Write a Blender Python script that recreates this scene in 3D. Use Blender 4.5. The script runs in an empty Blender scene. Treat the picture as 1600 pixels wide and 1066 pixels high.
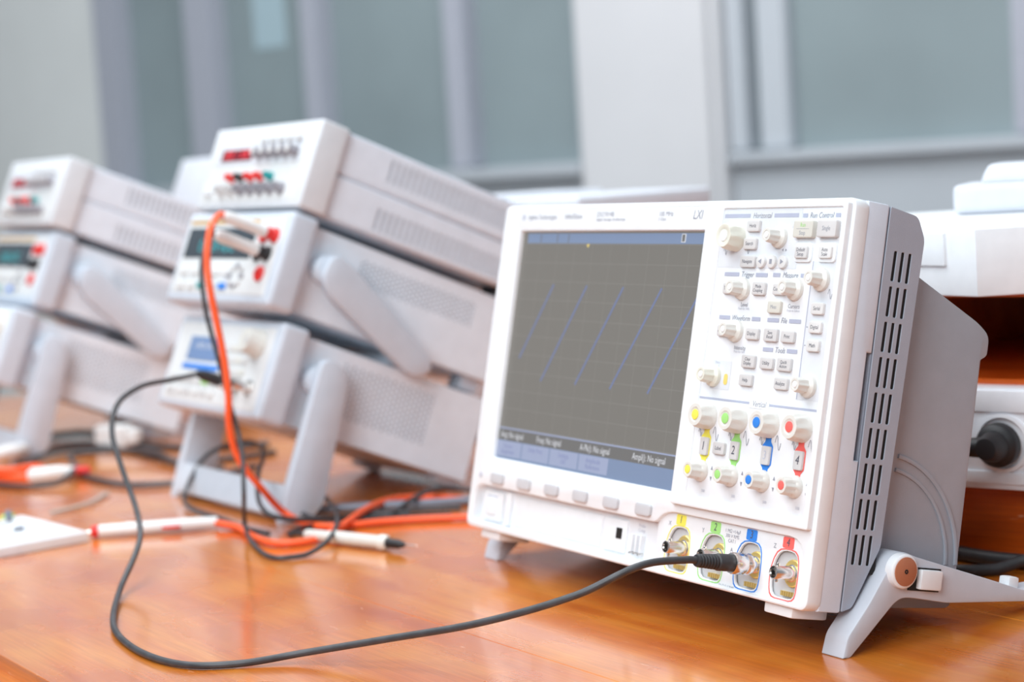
import bpy, bmesh, math, random
from mathutils import Matrix, Vector
random.seed(4)
D = bpy.data
SC = bpy.context.scene
COL = SC.collection

# ------------------------------------------------------------------ camera
cam_data = D.cameras.new('camera')
cam = D.objects.new('camera', cam_data)
COL.objects.link(cam)
cam.matrix_world = Matrix(((0.99802673, 0.06279052, 0.0, 0.0),
                           (-0.0058, 0.09218832, -0.9957247, 0.0),
                           (-0.06252207, 0.99375986, 0.09237059, 0.34264),
                           (0, 0, 0, 1)))
cam_data.sensor_width = 36.0
cam_data.lens = 67.5
cam_data.clip_start = 0.05
cam_data.dof.use_dof = True
cam_data.dof.focus_distance = 1.33
cam_data.dof.aperture_fstop = 4.6
SC.camera = cam

# ------------------------------------------------------------------ light
world = D.worlds.new('world')
SC.world = world
world.use_nodes = True
bg = world.node_tree.nodes['Background']
bg.inputs[0].default_value = (0.84, 0.92, 1.0, 1)
bg.inputs[1].default_value = 0.42


def area_light(name, loc, target, size, power, colour):
    ld = D.lights.new(name, 'AREA')
    ld.shape = 'RECTANGLE'
    ld.size, ld.size_y = size
    ld.energy = power
    ld.color = colour
    o = D.objects.new(name, ld)
    COL.objects.link(o)
    o.location = loc
    o.rotation_euler = (Vector(target) - Vector(loc)).to_track_quat('-Z', 'Y').to_euler()
    return o


area_light('window_daylight', (-1.15, -1.3, 1.8), (0.0, 1.6, 0.1), (1.5, 1.3), 55, (0.90, 0.96, 1.0))
area_light('ceiling_lamp', (-1.1, 0.9, 2.4), (-0.3, 1.8, 0.0), (1.6, 1.6), 34, (0.90, 0.96, 1.0))
area_light('rear_ceiling_lamp', (-0.6, 3.0, 2.5), (-0.6, 3.4, 0.0), (2.4, 1.0), 55, (0.95, 0.975, 1.0))
SC.view_settings.view_transform = 'Standard'
SC.view_settings.look = 'None'
SC.view_settings.gamma = 1.0
SC.view_settings.use_curve_mapping = False
SC.view_settings.exposure = 0.46


# ------------------------------------------------------------------ materials
def srgb(r, g, b):
    f = lambda c: (c / 255 / 12.92) if c / 255 <= 0.04045 else ((c / 255 + 0.055) / 1.055) ** 2.4
    return (f(r), f(g), f(b), 1)


def mat(name, col, rough=0.45, metal=0.0, noise=0.03, scale=60.0, emit=None, estr=0.0, coat=0.0, bump=0.0, spec=0.5):
    m = D.materials.new(name)
    m.use_nodes = True
    nt = m.node_tree
    b = nt.nodes['Principled BSDF']
    b.inputs['Roughness'].default_value = rough
    b.inputs['Metallic'].default_value = metal
    b.inputs['Coat Weight'].default_value = coat
    b.inputs['Coat Roughness'].default_value = 0.1
    b.inputs['Specular IOR Level'].default_value = spec
    tc = nt.nodes.new('ShaderNodeTexCoord')
    n = nt.nodes.new('ShaderNodeTexNoise')
    n.inputs['Scale'].default_value = scale
    n.inputs['Detail'].default_value = 4
    nt.links.new(tc.outputs['Object'], n.inputs['Vector'])
    r = nt.nodes.new('ShaderNodeValToRGB')
    lo = tuple(max(0, c * (1 - noise)) for c in col[:3]) + (1,)
    hi = tuple(min(1, c * (1 + noise)) for c in col[:3]) + (1,)
    r.color_ramp.elements[0].position = 0.3
    r.color_ramp.elements[1].position = 0.7
    r.color_ramp.elements[0].color = lo
    r.color_ramp.elements[1].color = hi
    nt.links.new(n.outputs['Fac'], r.inputs['Fac'])
    nt.links.new(r.outputs['Color'], b.inputs['Base Color'])
    if emit:
        b.inputs['Emission Color'].default_value = emit
        b.inputs['Emission Strength'].default_value = estr
    if bump:
        bp = nt.nodes.new('ShaderNodeBump')
        bp.inputs['Strength'].default_value = bump
        bp.inputs['Distance'].default_value = 0.0005
        n2 = nt.nodes.new('ShaderNodeTexNoise')
        n2.inputs['Scale'].default_value = scale * 25
        nt.links.new(tc.outputs['Object'], n2.inputs['Vector'])
        nt.links.new(n2.outputs['Fac'], bp.inputs['Height'])
        nt.links.new(bp.outputs['Normal'], b.inputs['Normal'])
    return m


def wood_mat(name, base, dark, light, yaw, rough=0.2, coat=1.0):
    m = D.materials.new(name)
    m.use_nodes = True
    nt = m.node_tree
    b = nt.nodes['Principled BSDF']
    b.inputs['Coat Weight'].default_value = coat
    b.inputs['Coat IOR'].default_value = 1.6
    b.inputs['Coat Roughness'].default_value = 0.14
    tc = nt.nodes.new('ShaderNodeTexCoord')
    mp = nt.nodes.new('ShaderNodeMapping')
    mp.inputs['Rotation'].default_value = (0, 0, yaw)
    mp2 = nt.nodes.new('ShaderNodeMapping')
    mp2.inputs['Scale'].default_value = (1.6, 16, 16)
    nt.links.new(tc.outputs['Object'], mp.inputs['Vector'])
    nt.links.new(mp.outputs['Vector'], mp2.inputs['Vector'])
    n = nt.nodes.new('ShaderNodeTexNoise')
    n.inputs['Scale'].default_value = 1.3
    n.inputs['Detail'].default_value = 6
    n.inputs['Roughness'].default_value = 0.6
    n.inputs['Distortion'].default_value = 0.8
    nt.links.new(mp2.outputs['Vector'], n.inputs['Vector'])
    n3 = nt.nodes.new('ShaderNodeTexNoise')
    n3.inputs['Scale'].default_value = 9
    n3.inputs['Detail'].default_value = 3
    nt.links.new(tc.outputs['Object'], n3.inputs['Vector'])
    mx = nt.nodes.new('ShaderNodeMath')
    mx.operation = 'MULTIPLY_ADD'
    mx.inputs[1].default_value = 0.45
    nt.links.new(n3.outputs['Fac'], mx.inputs[0])
    ms = nt.nodes.new('ShaderNodeMath')
    ms.operation = 'MULTIPLY'
    ms.inputs[1].default_value = 0.6
    nt.links.new(n.outputs['Fac'], ms.inputs[0])
    nt.links.new(ms.outputs[0], mx.inputs[2])
    r = nt.nodes.new('ShaderNodeValToRGB')
    e = r.color_ramp.elements
    e[0].position = 0.36
    e[0].color = dark
    e[1].position = 0.66
    e[1].color = light
    mid = e.new(0.5)
    mid.color = base
    nt.links.new(mx.outputs[0], r.inputs['Fac'])
    # fine fibres
    mp3 = nt.nodes.new('ShaderNodeMapping')
    mp3.inputs['Scale'].default_value = (14, 420, 420)
    nt.links.new(mp.outputs['Vector'], mp3.inputs['Vector'])
    n2 = nt.nodes.new('ShaderNodeTexNoise')
    n2.inputs['Scale'].default_value = 1.0
    n2.inputs['Detail'].default_value = 3
    nt.links.new(mp3.outputs['Vector'], n2.inputs['Vector'])
    mc = nt.nodes.new('ShaderNodeMix')
    mc.data_type = 'RGBA'
    mc.blend_type = 'MULTIPLY'
    mc.inputs[0].default_value = 0.35
    rr_ = nt.nodes.new('ShaderNodeValToRGB')
    rr_.color_ramp.elements[0].position = 0.35
    rr_.color_ramp.elements[0].color = (0.55, 0.5, 0.45, 1)
    rr_.color_ramp.elements[1].position = 0.6
    nt.links.new(n2.outputs['Fac'], rr_.inputs['Fac'])
    nt.links.new(r.outputs['Color'], mc.inputs[6])
    nt.links.new(rr_.outputs['Color'], mc.inputs[7])
    # worn specks and short scratches in the varnish
    mp4 = nt.nodes.new('ShaderNodeMapping')
    mp4.inputs['Scale'].default_value = (55, 260, 260)
    nt.links.new(mp.outputs['Vector'], mp4.inputs['Vector'])
    n4 = nt.nodes.new('ShaderNodeTexNoise')
    n4.inputs['Scale'].default_value = 1.0
    n4.inputs['Detail'].default_value = 2
    nt.links.new(mp4.outputs['Vector'], n4.inputs['Vector'])
    r4 = nt.nodes.new('ShaderNodeValToRGB')
    r4.color_ramp.elements[0].position = 0.70
    r4.color_ramp.elements[0].color = (0, 0, 0, 1)
    r4.color_ramp.elements[1].position = 0.78
    r4.color_ramp.elements[1].color = (0.55, 0.55, 0.55, 1)
    nt.links.new(n4.outputs['Fac'], r4.inputs['Fac'])
    ms4 = nt.nodes.new('ShaderNodeMix')
    ms4.data_type = 'RGBA'
    ms4.inputs[7].default_value = (0.85, 0.55, 0.38, 1)
    nt.links.new(r4.outputs['Color'], ms4.inputs[0])
    nt.links.new(mc.outputs[2], ms4.inputs[6])
    nt.links.new(ms4.outputs[2], b.inputs['Base Color'])
    # roughness variation of the varnish
    mr = nt.nodes.new('ShaderNodeMapRange')
    mr.inputs['To Min'].default_value = rough
    mr.inputs['To Max'].default_value = rough + 0.16
    nt.links.new(n3.outputs['Fac'], mr.inputs['Value'])
    nt.links.new(mr.outputs[0], b.inputs['Roughness'])
    bp = nt.nodes.new('ShaderNodeBump')
    bp.inputs['Strength'].default_value = 0.12
    bp.inputs['Distance'].default_value = 0.0006
    nt.links.new(n2.outputs['Fac'], bp.inputs['Height'])
    nt.links.new(bp.outputs['Normal'], b.inputs['Normal'])
    return m


M = {}
M['white'] = mat('white_plastic', (0.82, 0.845, 0.87, 1), 0.42, bump=0.15)
M['panelwhite'] = mat('panel_white', (0.78, 0.80, 0.83, 1), 0.5)
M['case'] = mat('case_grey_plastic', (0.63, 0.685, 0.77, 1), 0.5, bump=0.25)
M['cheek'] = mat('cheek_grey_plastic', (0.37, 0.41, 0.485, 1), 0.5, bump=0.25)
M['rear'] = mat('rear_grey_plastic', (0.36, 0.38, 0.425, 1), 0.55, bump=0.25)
M['handle'] = mat('handle_grey_plastic', (0.55, 0.58, 0.64, 1), 0.5, bump=0.2)
M['knob'] = mat('knob_ivory', (0.70, 0.685, 0.64, 1), 0.45)
M['knobcream'] = mat('knob_cream', (0.72, 0.71, 0.62, 1), 0.4)
M['dimple'] = mat('knob_dimple', (0.82, 0.82, 0.82, 1), 0.3)
M['key'] = mat('key_grey', (0.62, 0.605, 0.60, 1), 0.5)
M['keylight'] = mat('key_light', (0.70, 0.69, 0.68, 1), 0.5)
M['softkey'] = mat('softkey_grey', (0.57, 0.565, 0.585, 1), 0.5)
M['run'] = mat('key_run', (0.63, 0.61, 0.55, 1), 0.45)
M['ink'] = mat('ink_dark', (0.10, 0.10, 0.13, 1), 0.6)
M['inkgrey'] = mat('ink_grey', (0.30, 0.31, 0.36, 1), 0.6)
M['inkfaint'] = mat('ink_faint', (0.50, 0.52, 0.60, 1), 0.6)
M['bar'] = mat('title_bar_lilac', (0.42, 0.44, 0.55, 1), 0.6)
M['zone'] = mat('zone_tint', (0.69, 0.71, 0.75, 1), 0.55)
M['yellow'] = mat('ink_yellow', srgb(238, 226, 90), 0.5)
M['green'] = mat('ink_green', srgb(160, 218, 125), 0.5)
M['blue'] = mat('ink_blue', srgb(50, 130, 220), 0.5)
M['red'] = mat('ink_red', srgb(242, 105, 98), 0.5)
M['goldink'] = mat('ink_gold', srgb(228, 205, 115), 0.5)
M['dark'] = mat('dark_parts_and_shade', (0.012, 0.010, 0.010, 1), 0.8)  # dark screw and port, also painted shade of vents and latch gap
M['metal'] = mat('nickel', (0.78, 0.76, 0.74, 1), 0.22, 1.0)
M['gold'] = mat('brass_gold', (0.92, 0.69, 0.24, 1), 0.35, 0.75)
M['pocket'] = mat('pocket_grey', (0.55, 0.55, 0.56, 1), 0.5)
M['rubber'] = mat('black_rubber', (0.030, 0.030, 0.033, 1), 0.5, noise=0.2, scale=200)
M['coax'] = mat('coax_rubber', (0.045, 0.045, 0.050, 1), 0.42, noise=0.3, scale=90)
M['orange'] = mat('orange_silicone', srgb(255, 98, 46), 0.45)
M['redpl'] = mat('red_plastic', srgb(225, 45, 40), 0.4)
M['greycable'] = mat('grey_cable', (0.20, 0.22, 0.27, 1), 0.5)
M['cap'] = mat('pivot_cap_reflected_brown', srgb(176, 112, 82), 0.5)  # brown of the table's reflection put into the cap colour
M['screen'] = mat('screen_lcd', (0.03, 0.029, 0.027, 1), 0.28, noise=0.02, emit=srgb(118, 115, 110), estr=0.72)
M['s_blue'] = mat('screen_blue', (0.05, 0.06, 0.08, 1), 0.3, emit=srgb(122, 140, 172), estr=0.64)
M['s_menu'] = mat('screen_menu', (0.05, 0.06, 0.08, 1), 0.3, emit=srgb(152, 160, 188), estr=0.72)
M['s_trace'] = mat('screen_trace', (0.03, 0.04, 0.07, 1), 0.3, emit=srgb(108, 119, 158), estr=0.72)
M['s_grid'] = mat('screen_grid', (0.06, 0.06, 0.06, 1), 0.3, emit=srgb(130, 128, 122), estr=0.75)
M['s_dark'] = mat('screen_dark', (0.03, 0.03, 0.03, 1), 0.3, emit=srgb(108, 107, 106), estr=0.7)
M['s_text'] = mat('screen_text', (0.1, 0.1, 0.1, 1), 0.3, emit=srgb(205, 208, 215), estr=0.75)
M['s_inkb'] = mat('screen_ink_blue', (0.05, 0.05, 0.08, 1), 0.3, emit=srgb(120, 130, 170), estr=0.7)
# bench instruments
M['bumper'] = mat('bumper_grey', (0.59, 0.645, 0.72, 1), 0.5)
M['bumper2'] = mat('bench_body', (0.80, 0.88, 0.96, 1), 0.5)
M['psuwhite'] = mat('psu_white', (0.70, 0.72, 0.75, 1), 0.45)
M['psubody'] = mat('psu_body', (0.77, 0.83, 0.91, 1), 0.5)
M['panelcream'] = mat('panel_cream', (0.74, 0.75, 0.75, 1), 0.5)
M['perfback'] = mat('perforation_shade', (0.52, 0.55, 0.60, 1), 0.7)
M['led'] = mat('led_window', (0.13, 0.01, 0.02, 1), 0.15, emit=srgb(150, 20, 35), estr=0.22)
M['leddigit'] = mat('led_digit', (0.3, 0.01, 0.01, 1), 0.3, emit=(1.0, 0.06, 0.08, 1), estr=0.9)
M['lcd'] = mat('lcd_dark', (0.055, 0.07, 0.085, 1), 0.2)
M['lcddigit'] = mat('lcd_digit', (0.05, 0.25, 0.28, 1), 0.3, emit=srgb(40, 160, 165), estr=0.6)
M['lcdblue'] = mat('lcd_blue', (0.12, 0.18, 0.30, 1), 0.2, emit=srgb(110, 140, 190), estr=0.35)
M['gold2'] = mat('gold_strip', srgb(200, 160, 95), 0.5)
M['teal'] = mat('teal_plastic', srgb(30, 150, 150), 0.4)
M['blackpl'] = mat('black_plastic', (0.014, 0.014, 0.016, 1), 0.5)
M['greypl'] = mat('mid_grey_plastic', (0.30, 0.29, 0.32, 1), 0.5)
M['ivory'] = mat('ivory_plastic', (0.72, 0.71, 0.66, 1), 0.45)
M['probewhite'] = mat('probe_white', (0.80, 0.80, 0.79, 1), 0.4)
M['palegrey'] = mat('pale_grey_wire', (0.45, 0.46, 0.42, 1), 0.5)
M['lightcase'] = mat('light_instrument', (0.64, 0.67, 0.73, 1), 0.5)
M['socket'] = mat('socket_white', (0.86, 0.88, 0.92, 1), 0.35)
# room
M['wall'] = mat('wall_paint', (0.70, 0.72, 0.71, 1), 0.8, noise=0.05, scale=2)
M['wallside'] = mat('wall_paint_grey', (0.42, 0.44, 0.46, 1), 0.8, noise=0.05, scale=2)
M['pillar'] = mat('pillar_paint', (0.60, 0.61, 0.63, 1), 0.8, noise=0.03, scale=3)
M['sill'] = mat('sill_grey', (0.42, 0.455, 0.49, 1), 0.6, noise=0.05, scale=3)
M['frame'] = mat('window_frame_grey', (0.38, 0.40, 0.46, 1), 0.5)
M['framelight'] = mat('window_frame_light', (0.46, 0.50, 0.54, 1), 0.5)
M['pane'] = mat('frosted_pane', (0.235, 0.29, 0.305, 1), 0.45, noise=0.12, scale=1.6)
M['note'] = mat('paper_note', (0.36, 0.48, 0.53, 1), 0.7)
M['floor'] = mat('floor_tile', (0.35, 0.33, 0.31, 1), 0.5, noise=0.1, scale=4)
M['table'] = wood_mat('varnished_table', srgb(212, 114, 26), srgb(190, 84, 14), srgb(228, 142, 48), 0.0)
M['panelwood'] = wood_mat('riser_wood', srgb(208, 92, 24), srgb(170, 62, 14), srgb(226, 112, 38), 0.0, 0.25, 0.4)


# ------------------------------------------------------------------ helpers
def link(name, me, material, parent=None, label=None, smooth=True, angle=0.7):
    o = D.objects.new(name, me)
    COL.objects.link(o)
    if material is not None:
        me.materials.clear()
        me.materials.append(material)
    if smooth:
        for p in me.polygons:
            p.use_smooth = True
        try:
            me.set_sharp_from_angle(angle=angle)
        except Exception:
            pass
    if parent is not None:
        o.parent = parent
    if label:
        o['label'] = label
    return o


def finish(name, bm, material, parent=None, label=None, smooth=True):
    me = D.meshes.new(name)
    bmesh.ops.recalc_face_normals(bm, faces=bm.faces)
    bm.to_mesh(me)
    bm.free()
    return link(name, me, material, parent, label, smooth)


def thing(name, label, cat, matrix, group=None):
    o = D.objects.new(name, None)
    COL.objects.link(o)
    o.empty_display_size = 0.02
    o.matrix_world = matrix
    o['label'] = label
    o['category'] = cat
    if group:
        o['group'] = group
    return o


def tag(o, label, cat, group=None):
    o['label'] = label
    o['category'] = cat
    if group:
        o['group'] = group
    return o


def add_box(bm, x0, x1, y0, y1, z0, z1):
    vs = [bm.verts.new(v) for v in ((x0, y0, z0), (x1, y0, z0), (x1, y1, z0), (x0, y1, z0),
                                    (x0, y0, z1), (x1, y0, z1), (x1, y1, z1), (x0, y1, z1))]
    for f in ((0, 3, 2, 1), (4, 5, 6, 7), (0, 1, 5, 4), (1, 2, 6, 5), (2, 3, 7, 6), (3, 0, 4, 7)):
        bm.faces.new([vs[i] for i in f])
    return vs


def rbox(name, ext, material, parent=None, bevel=0.001, seg=2, label=None, taper=0.0):
    """rounded box; taper shrinks the +z end"""
    bm = bmesh.new()
    x0, x1, y0, y1, z0, z1 = ext
    vs = add_box(bm, *ext)
    if taper:
        for v in vs[4:]:
            v.co.x += taper if v.co.x < (x0 + x1) / 2 else -taper
            v.co.y += taper if v.co.y < (y0 + y1) / 2 else -taper
    if bevel:
        bmesh.ops.bevel(bm, geom=bm.edges[:], offset=bevel, segments=seg, profile=0.6, affect='EDGES')
    return finish(name, bm, material, parent, label)


def rr(x0, x1, y0, y1, r, n=5):
    pts = []
    for cx, cy, a0 in ((x1 - r, y1 - r, 0), (x0 + r, y1 - r, 90), (x0 + r, y0 + r, 180), (x1 - r, y0 + r, 270)):
        for i in range(n + 1):
            a = math.radians(a0 + 90 * i / n)
            pts.append((cx + r * math.cos(a), cy + r * math.sin(a)))
    return pts


def rpoly(pts, radii, n=4):
    """round the corners of a polygon"""
    out = []
    N = len(pts)
    for i, p in enumerate(pts):
        r = radii[i] if isinstance(radii, (list, tuple)) else radii
        p = Vector(p)
        a = Vector(pts[i - 1]) - p
        b = Vector(pts[(i + 1) % N]) - p
        if r <= 0:
            out.append(tuple(p))
            continue
        la, lb = min(r, a.length * 0.45), min(r, b.length * 0.45)
        s, e = p + a.normalized() * la, p + b.normalized() * lb
        for k in range(n + 1):
            t = k / n
            q = s * (1 - t) ** 2 + p * 2 * t * (1 - t) + e * t * t
            out.append(tuple(q))
    return out


def plate(name, outer, holes, t0, t1, material, parent=None, bevel=0.0, axes='xyz', label=None, flat=False):
    """2-D outline with holes, thickened from t0 to t1; axes 'yzx' puts outline in (y,z) and thickness on x"""
    cu = D.curves.new(name, 'CURVE')
    cu.dimensions = '2D'
    cu.fill_mode = 'BOTH'
    cu.extrude = (t1 - t0) / 2 - bevel
    cu.bevel_depth = bevel
    cu.bevel_resolution = 1
    cu.offset = -bevel
    for loop in [outer] + list(holes):
        s = cu.splines.new('POLY')
        s.points.add(len(loop) - 1)
        for p, q in zip(s.points, loop):
            p.co = (q[0], q[1], 0, 1)
        s.use_cyclic_u = True
    tmp = D.objects.new('tmp', cu)
    COL.objects.link(tmp)
    me = D.meshes.new_from_object(tmp)
    D.objects.remove(tmp)
    D.curves.remove(cu)
    mid = (t0 + t1) / 2
    for v in me.vertices:
        u, w, t = v.co.x, v.co.y, v.co.z + mid
        v.co = {'xyz': (u, w, t), 'yzx': (t, u, w), 'xzy': (u, t, w)}[axes]
    bm = bmesh.new()
    bm.from_mesh(me)
    bmesh.ops.remove_doubles(bm, verts=bm.verts, dist=1e-6)
    bmesh.ops.recalc_face_normals(bm, faces=bm.faces)
    bm.to_mesh(me)
    bm.free()
    me.name = name
    return link(name, me, material, parent, label, not flat, 0.6)


def text(name, body, x, y, z, size, material, parent, align='CENTER', shear=0.0, sx=1.0, sp=1.0):
    cu = D.curves.new('txt', 'FONT')
    cu.body = body
    cu.size = size
    cu.align_x = align
    cu.align_y = 'CENTER'
    cu.resolution_u = 2
    cu.shear = shear
    cu.space_line = sp
    tmp = D.objects.new('tmp', cu)
    COL.objects.link(tmp)
    me = D.meshes.new_from_object(tmp)
    D.objects.remove(tmp)
    D.curves.remove(cu)
    for v in me.vertices:
        v.co = (x + v.co.x * sx, y + v.co.y, z)
    me.name = name
    return link(name, me, material, parent, None, False)


def lathe(name, prof, material, parent=None, seg=24, matrix=None, flute=None, label=None):
    """prof: (radius, t) along local +z; matrix places it"""
    bm = bmesh.new()
    rings = []
    for k, (r, t) in enumerate(prof):
        ring = []
        for i in range(seg):
            a = 2 * math.pi * i / seg
            q = r
            if flute and flute[0] <= k <= flute[1]:
                q = r * (1 - flute[2] * (0.5 - 0.5 * math.cos(flute[3] * a)))
            ring.append(bm.verts.new((q * math.cos(a), q * math.sin(a), t)))
        rings.append(ring)
    for a, b in zip(rings, rings[1:]):
        for i in range(seg):
            j = (i + 1) % seg
            bm.faces.new((a[i], a[j], b[j], b[i]))
    bm.faces.new(rings[0][::-1])
    bm.faces.new(rings[-1])
    if matrix is not None:
        bmesh.ops.transform(bm, matrix=matrix, verts=bm.verts)
    return finish(name, bm, material, parent, label)


def at(x, y, z):
    return Matrix.Translation((x, y, z))


def aim(p, q):
    """matrix placing local z from p towards q"""
    p, q = Vector(p), Vector(q)
    return Matrix.Translation(p) @ (q - p).to_track_quat('Z', 'Y').to_matrix().to_4x4()


def spline(pts, k=8):
    P = [Vector(p) for p in pts]
    P = [P[0] * 2 - P[1]] + P + [P[-1] * 2 - P[-2]]
    out = []
    for i in range(1, len(P) - 2):
        p0, p1, p2, p3 = P[i - 1:i + 3]
        # centripetal-like scaling of tangents
        d = (p2 - p1).length
        m1 = (p2 - p0) * (d / max(1e-6, (p2 - p1).length + (p1 - p0).length))
        m2 = (p3 - p1) * (d / max(1e-6, (p3 - p2).length + (p2 - p1).length))
        for j in range(k):
            t = j / k
            h1 = 2 * t ** 3 - 3 * t ** 2 + 1
            h2 = t ** 3 - 2 * t ** 2 + t
            h3 = -2 * t ** 3 + 3 * t ** 2
            h4 = t ** 3 - t ** 2
            out.append(p1 * h1 + m1 * h2 + p2 * h3 + m2 * h4)
    out.append(P[-2])
    return out


def tube(name, pts, r, material, parent=None, seg=10, k=8, smooth_path=True, label=None, floor=None):
    path = spline(pts, k) if smooth_path else [Vector(p) for p in pts]
    if floor is not None:
        for p in path:
            p.z = max(p.z, floor)
    bm = bmesh.new()
    rings = []
    up = Vector((0.13, 0.31, 0.94)).normalized()
    tprev = None
    nrm = None
    for i, p in enumerate(path):
        a = path[max(0, i - 1)]
        b = path[min(len(path) - 1, i + 1)]
        t = (b - a).normalized()
        if nrm is None:
            nrm = (up - t * up.dot(t)).normalized()
        else:
            nrm = (nrm - t * nrm.dot(t)).normalized()
        bn = t.cross(nrm)
        rad = r(i / (len(path) - 1)) if callable(r) else r
        rings.append([bm.verts.new(p + (nrm * math.cos(2 * math.pi * s / seg) + bn * math.sin(2 * math.pi * s / seg)) * rad)
                      for s in range(seg)])
    for a, b in zip(rings, rings[1:]):
        for s in range(seg):
            u = (s + 1) % seg
            bm.faces.new((a[s], a[u], b[u], b[s]))
    bm.faces.new(rings[0][::-1])
    bm.faces.new(rings[-1])
    return finish(name, bm, material, parent, label)


def flat(name, pts, z, material, parent, label=None):
    bm = bmesh.new()
    bm.faces.new([bm.verts.new((x, y, z)) for x, y in pts])
    me = D.meshes.new(name)
    bm.to_mesh(me)
    bm.free()
    return link(name, me, material, parent, label, False)


def rect(x0, x1, y0, y1):
    return [(x0, y0), (x1, y0), (x1, y1), (x0, y1)]


def stroke(pts, w):
    """thin strip polygon along a 2-D polyline of two points"""
    (x0, y0), (x1, y1) = pts
    d = Vector((x1 - x0, y1 - y0)).normalized() * w / 2
    n = Vector((-d.y, d.x))
    return [(x0 + n.x, y0 + n.y), (x0 - n.x, y0 - n.y), (x1 - n.x, y1 - n.y), (x1 + n.x, y1 + n.y)]


def structure(o):
    o['kind'] = 'structure'
    return o


def frame_matrix(yaw, tilt, origin):
    x = Vector((math.cos(yaw), -math.sin(yaw), 0))
    n = Vector((-math.sin(yaw), -math.cos(yaw), 0))
    z = n * math.cos(tilt) + Vector((0, 0, math.sin(tilt)))
    y = z.cross(x)
    m = Matrix((x, y, z)).transposed().to_4x4()
    m.translation = origin
    return m


# ================================================================== ROOM
# wall frame: local x along the wall, local y out of the wall into the room, z up
WY = math.radians(40)
WALL = Matrix(((math.cos(WY), -math.sin(WY), 0, 0.2257), (-math.sin(WY), -math.cos(WY), 0, 4.6185), (0, 0, 1, 0), (0, 0, 0, 1)))
FL = -0.76


def wall_box(name, ext, material, parent=None, bevel=0.0):
    bm = bmesh.new()
    add_box(bm, *ext)
    if bevel:
        bmesh.ops.bevel(bm, geom=bm.edges[:], offset=bevel, segments=2, affect='EDGES')
    o = finish(name, bm, material, parent, None, bool(bevel))
    if parent is None:
        o.matrix_world = WALL
        structure(o)
    return o


bm = bmesh.new()
add_box(bm, -6, 6, -1, 14, FL - 0.1, FL)
structure(finish('floor', bm, M['floor'], smooth=False))
bm = bmesh.new()
add_box(bm, -6.0, -1.83, -0.15, 0.0, FL, 2.4)          # plastered wall left of the windows
add_box(bm, 1.75, 4.5, -0.15, 0.0, FL, 2.4)
add_box(bm, -1.83, 1.75, -0.15, 0.0, 2.0, 2.4)
wl = finish('wall_back', bm, M['wall'], smooth=False)
wl.matrix_world = WALL
structure(wl)
for nm, ext in (('wall_left', (-4.0, -3.9, -2.6, 8.6, FL, 2.4)), ('wall_right', (2.9, 3.0, -2.6, 3.2, FL, 2.4)), ('wall_front', (-4.0, 3.0, -2.7, -2.6, FL, 2.4))):
    bm = bmesh.new()
    add_box(bm, *ext)
    structure(finish(nm, bm, M['wallside'], smooth=False))
wall_box('wall_pillar', (0.0, 0.40, -0.15, 0.07, FL, 2.4), M['pillar'], bevel=0.02)
wall_box('wall_dado', (-1.83, 0.0, -0.15, 0.01, FL, 0.330), M['sill'])
wall_box('wall_dado.001', (0.40, 1.75, -0.15, 0.01, FL, 0.330), M['sill'])
w1 = D.objects.new('window_1', None)
COL.objects.link(w1)
w1.matrix_world = WALL
structure(w1)
w2 = D.objects.new('window_2', None)
COL.objects.link(w2)
w2.matrix_world = WALL
structure(w2)
for a, b in ((-1.83, -1.72), (-1.425, -1.305), (-0.955, -0.885), (-0.445, -0.375), (-0.03, 0.0)):
    wall_box('mullion', (a, b, -0.06, 0.02, 0.335, 2.0), M['frame'], w1, 0.006)
for a, b in ((-1.72, -1.425), (-1.305, -0.955), (-0.885, -0.445), (-0.375, -0.03)):
    wall_box('pane', (a, b, -0.05, -0.035, 0.335, 2.0), M['pane'], w1)
wall_box('window_sill', (-1.83, 0.0, -0.06, 0.05, 0.300, 0.335), M['sill'], w1, 0.006)
wall_box('mullion', (0.40, 0.445, -0.06, 0.02, 0.335, 2.0), M['framelight'], w2, 0.006)
wall_box('mullion', (0.468, 0.545, -0.06, 0.0, 0.335, 2.0), M['framelight'], w2, 0.006)
wall_box('mullion', (1.082, 1.16, -0.06, 0.02, 0.335, 2.0), M['frame'], w2, 0.006)
wall_box('mullion', (1.70, 1.75, -0.06, 0.02, 0.335, 2.0), M['frame'], w2, 0.006)
for a, b in ((0.445, 0.468), (0.545, 1.082), (1.16, 1.70)):
    wall_box('pane', (a, b, -0.05, -0.035, 0.335, 2.0), M['pane'], w2)
wall_box('window_sill', (0.40, 1.75, -0.06, 0.04, 0.305, 0.335), M['sill'], w2, 0.006)
nt_ = wall_box('paper_note', (-1.188, -1.062, -0.035, -0.033, 0.70, 0.90), M['note'], None)
del nt_['kind']
tag(nt_, 'pale blue paper stuck high on the window pane', 'paper')

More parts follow.
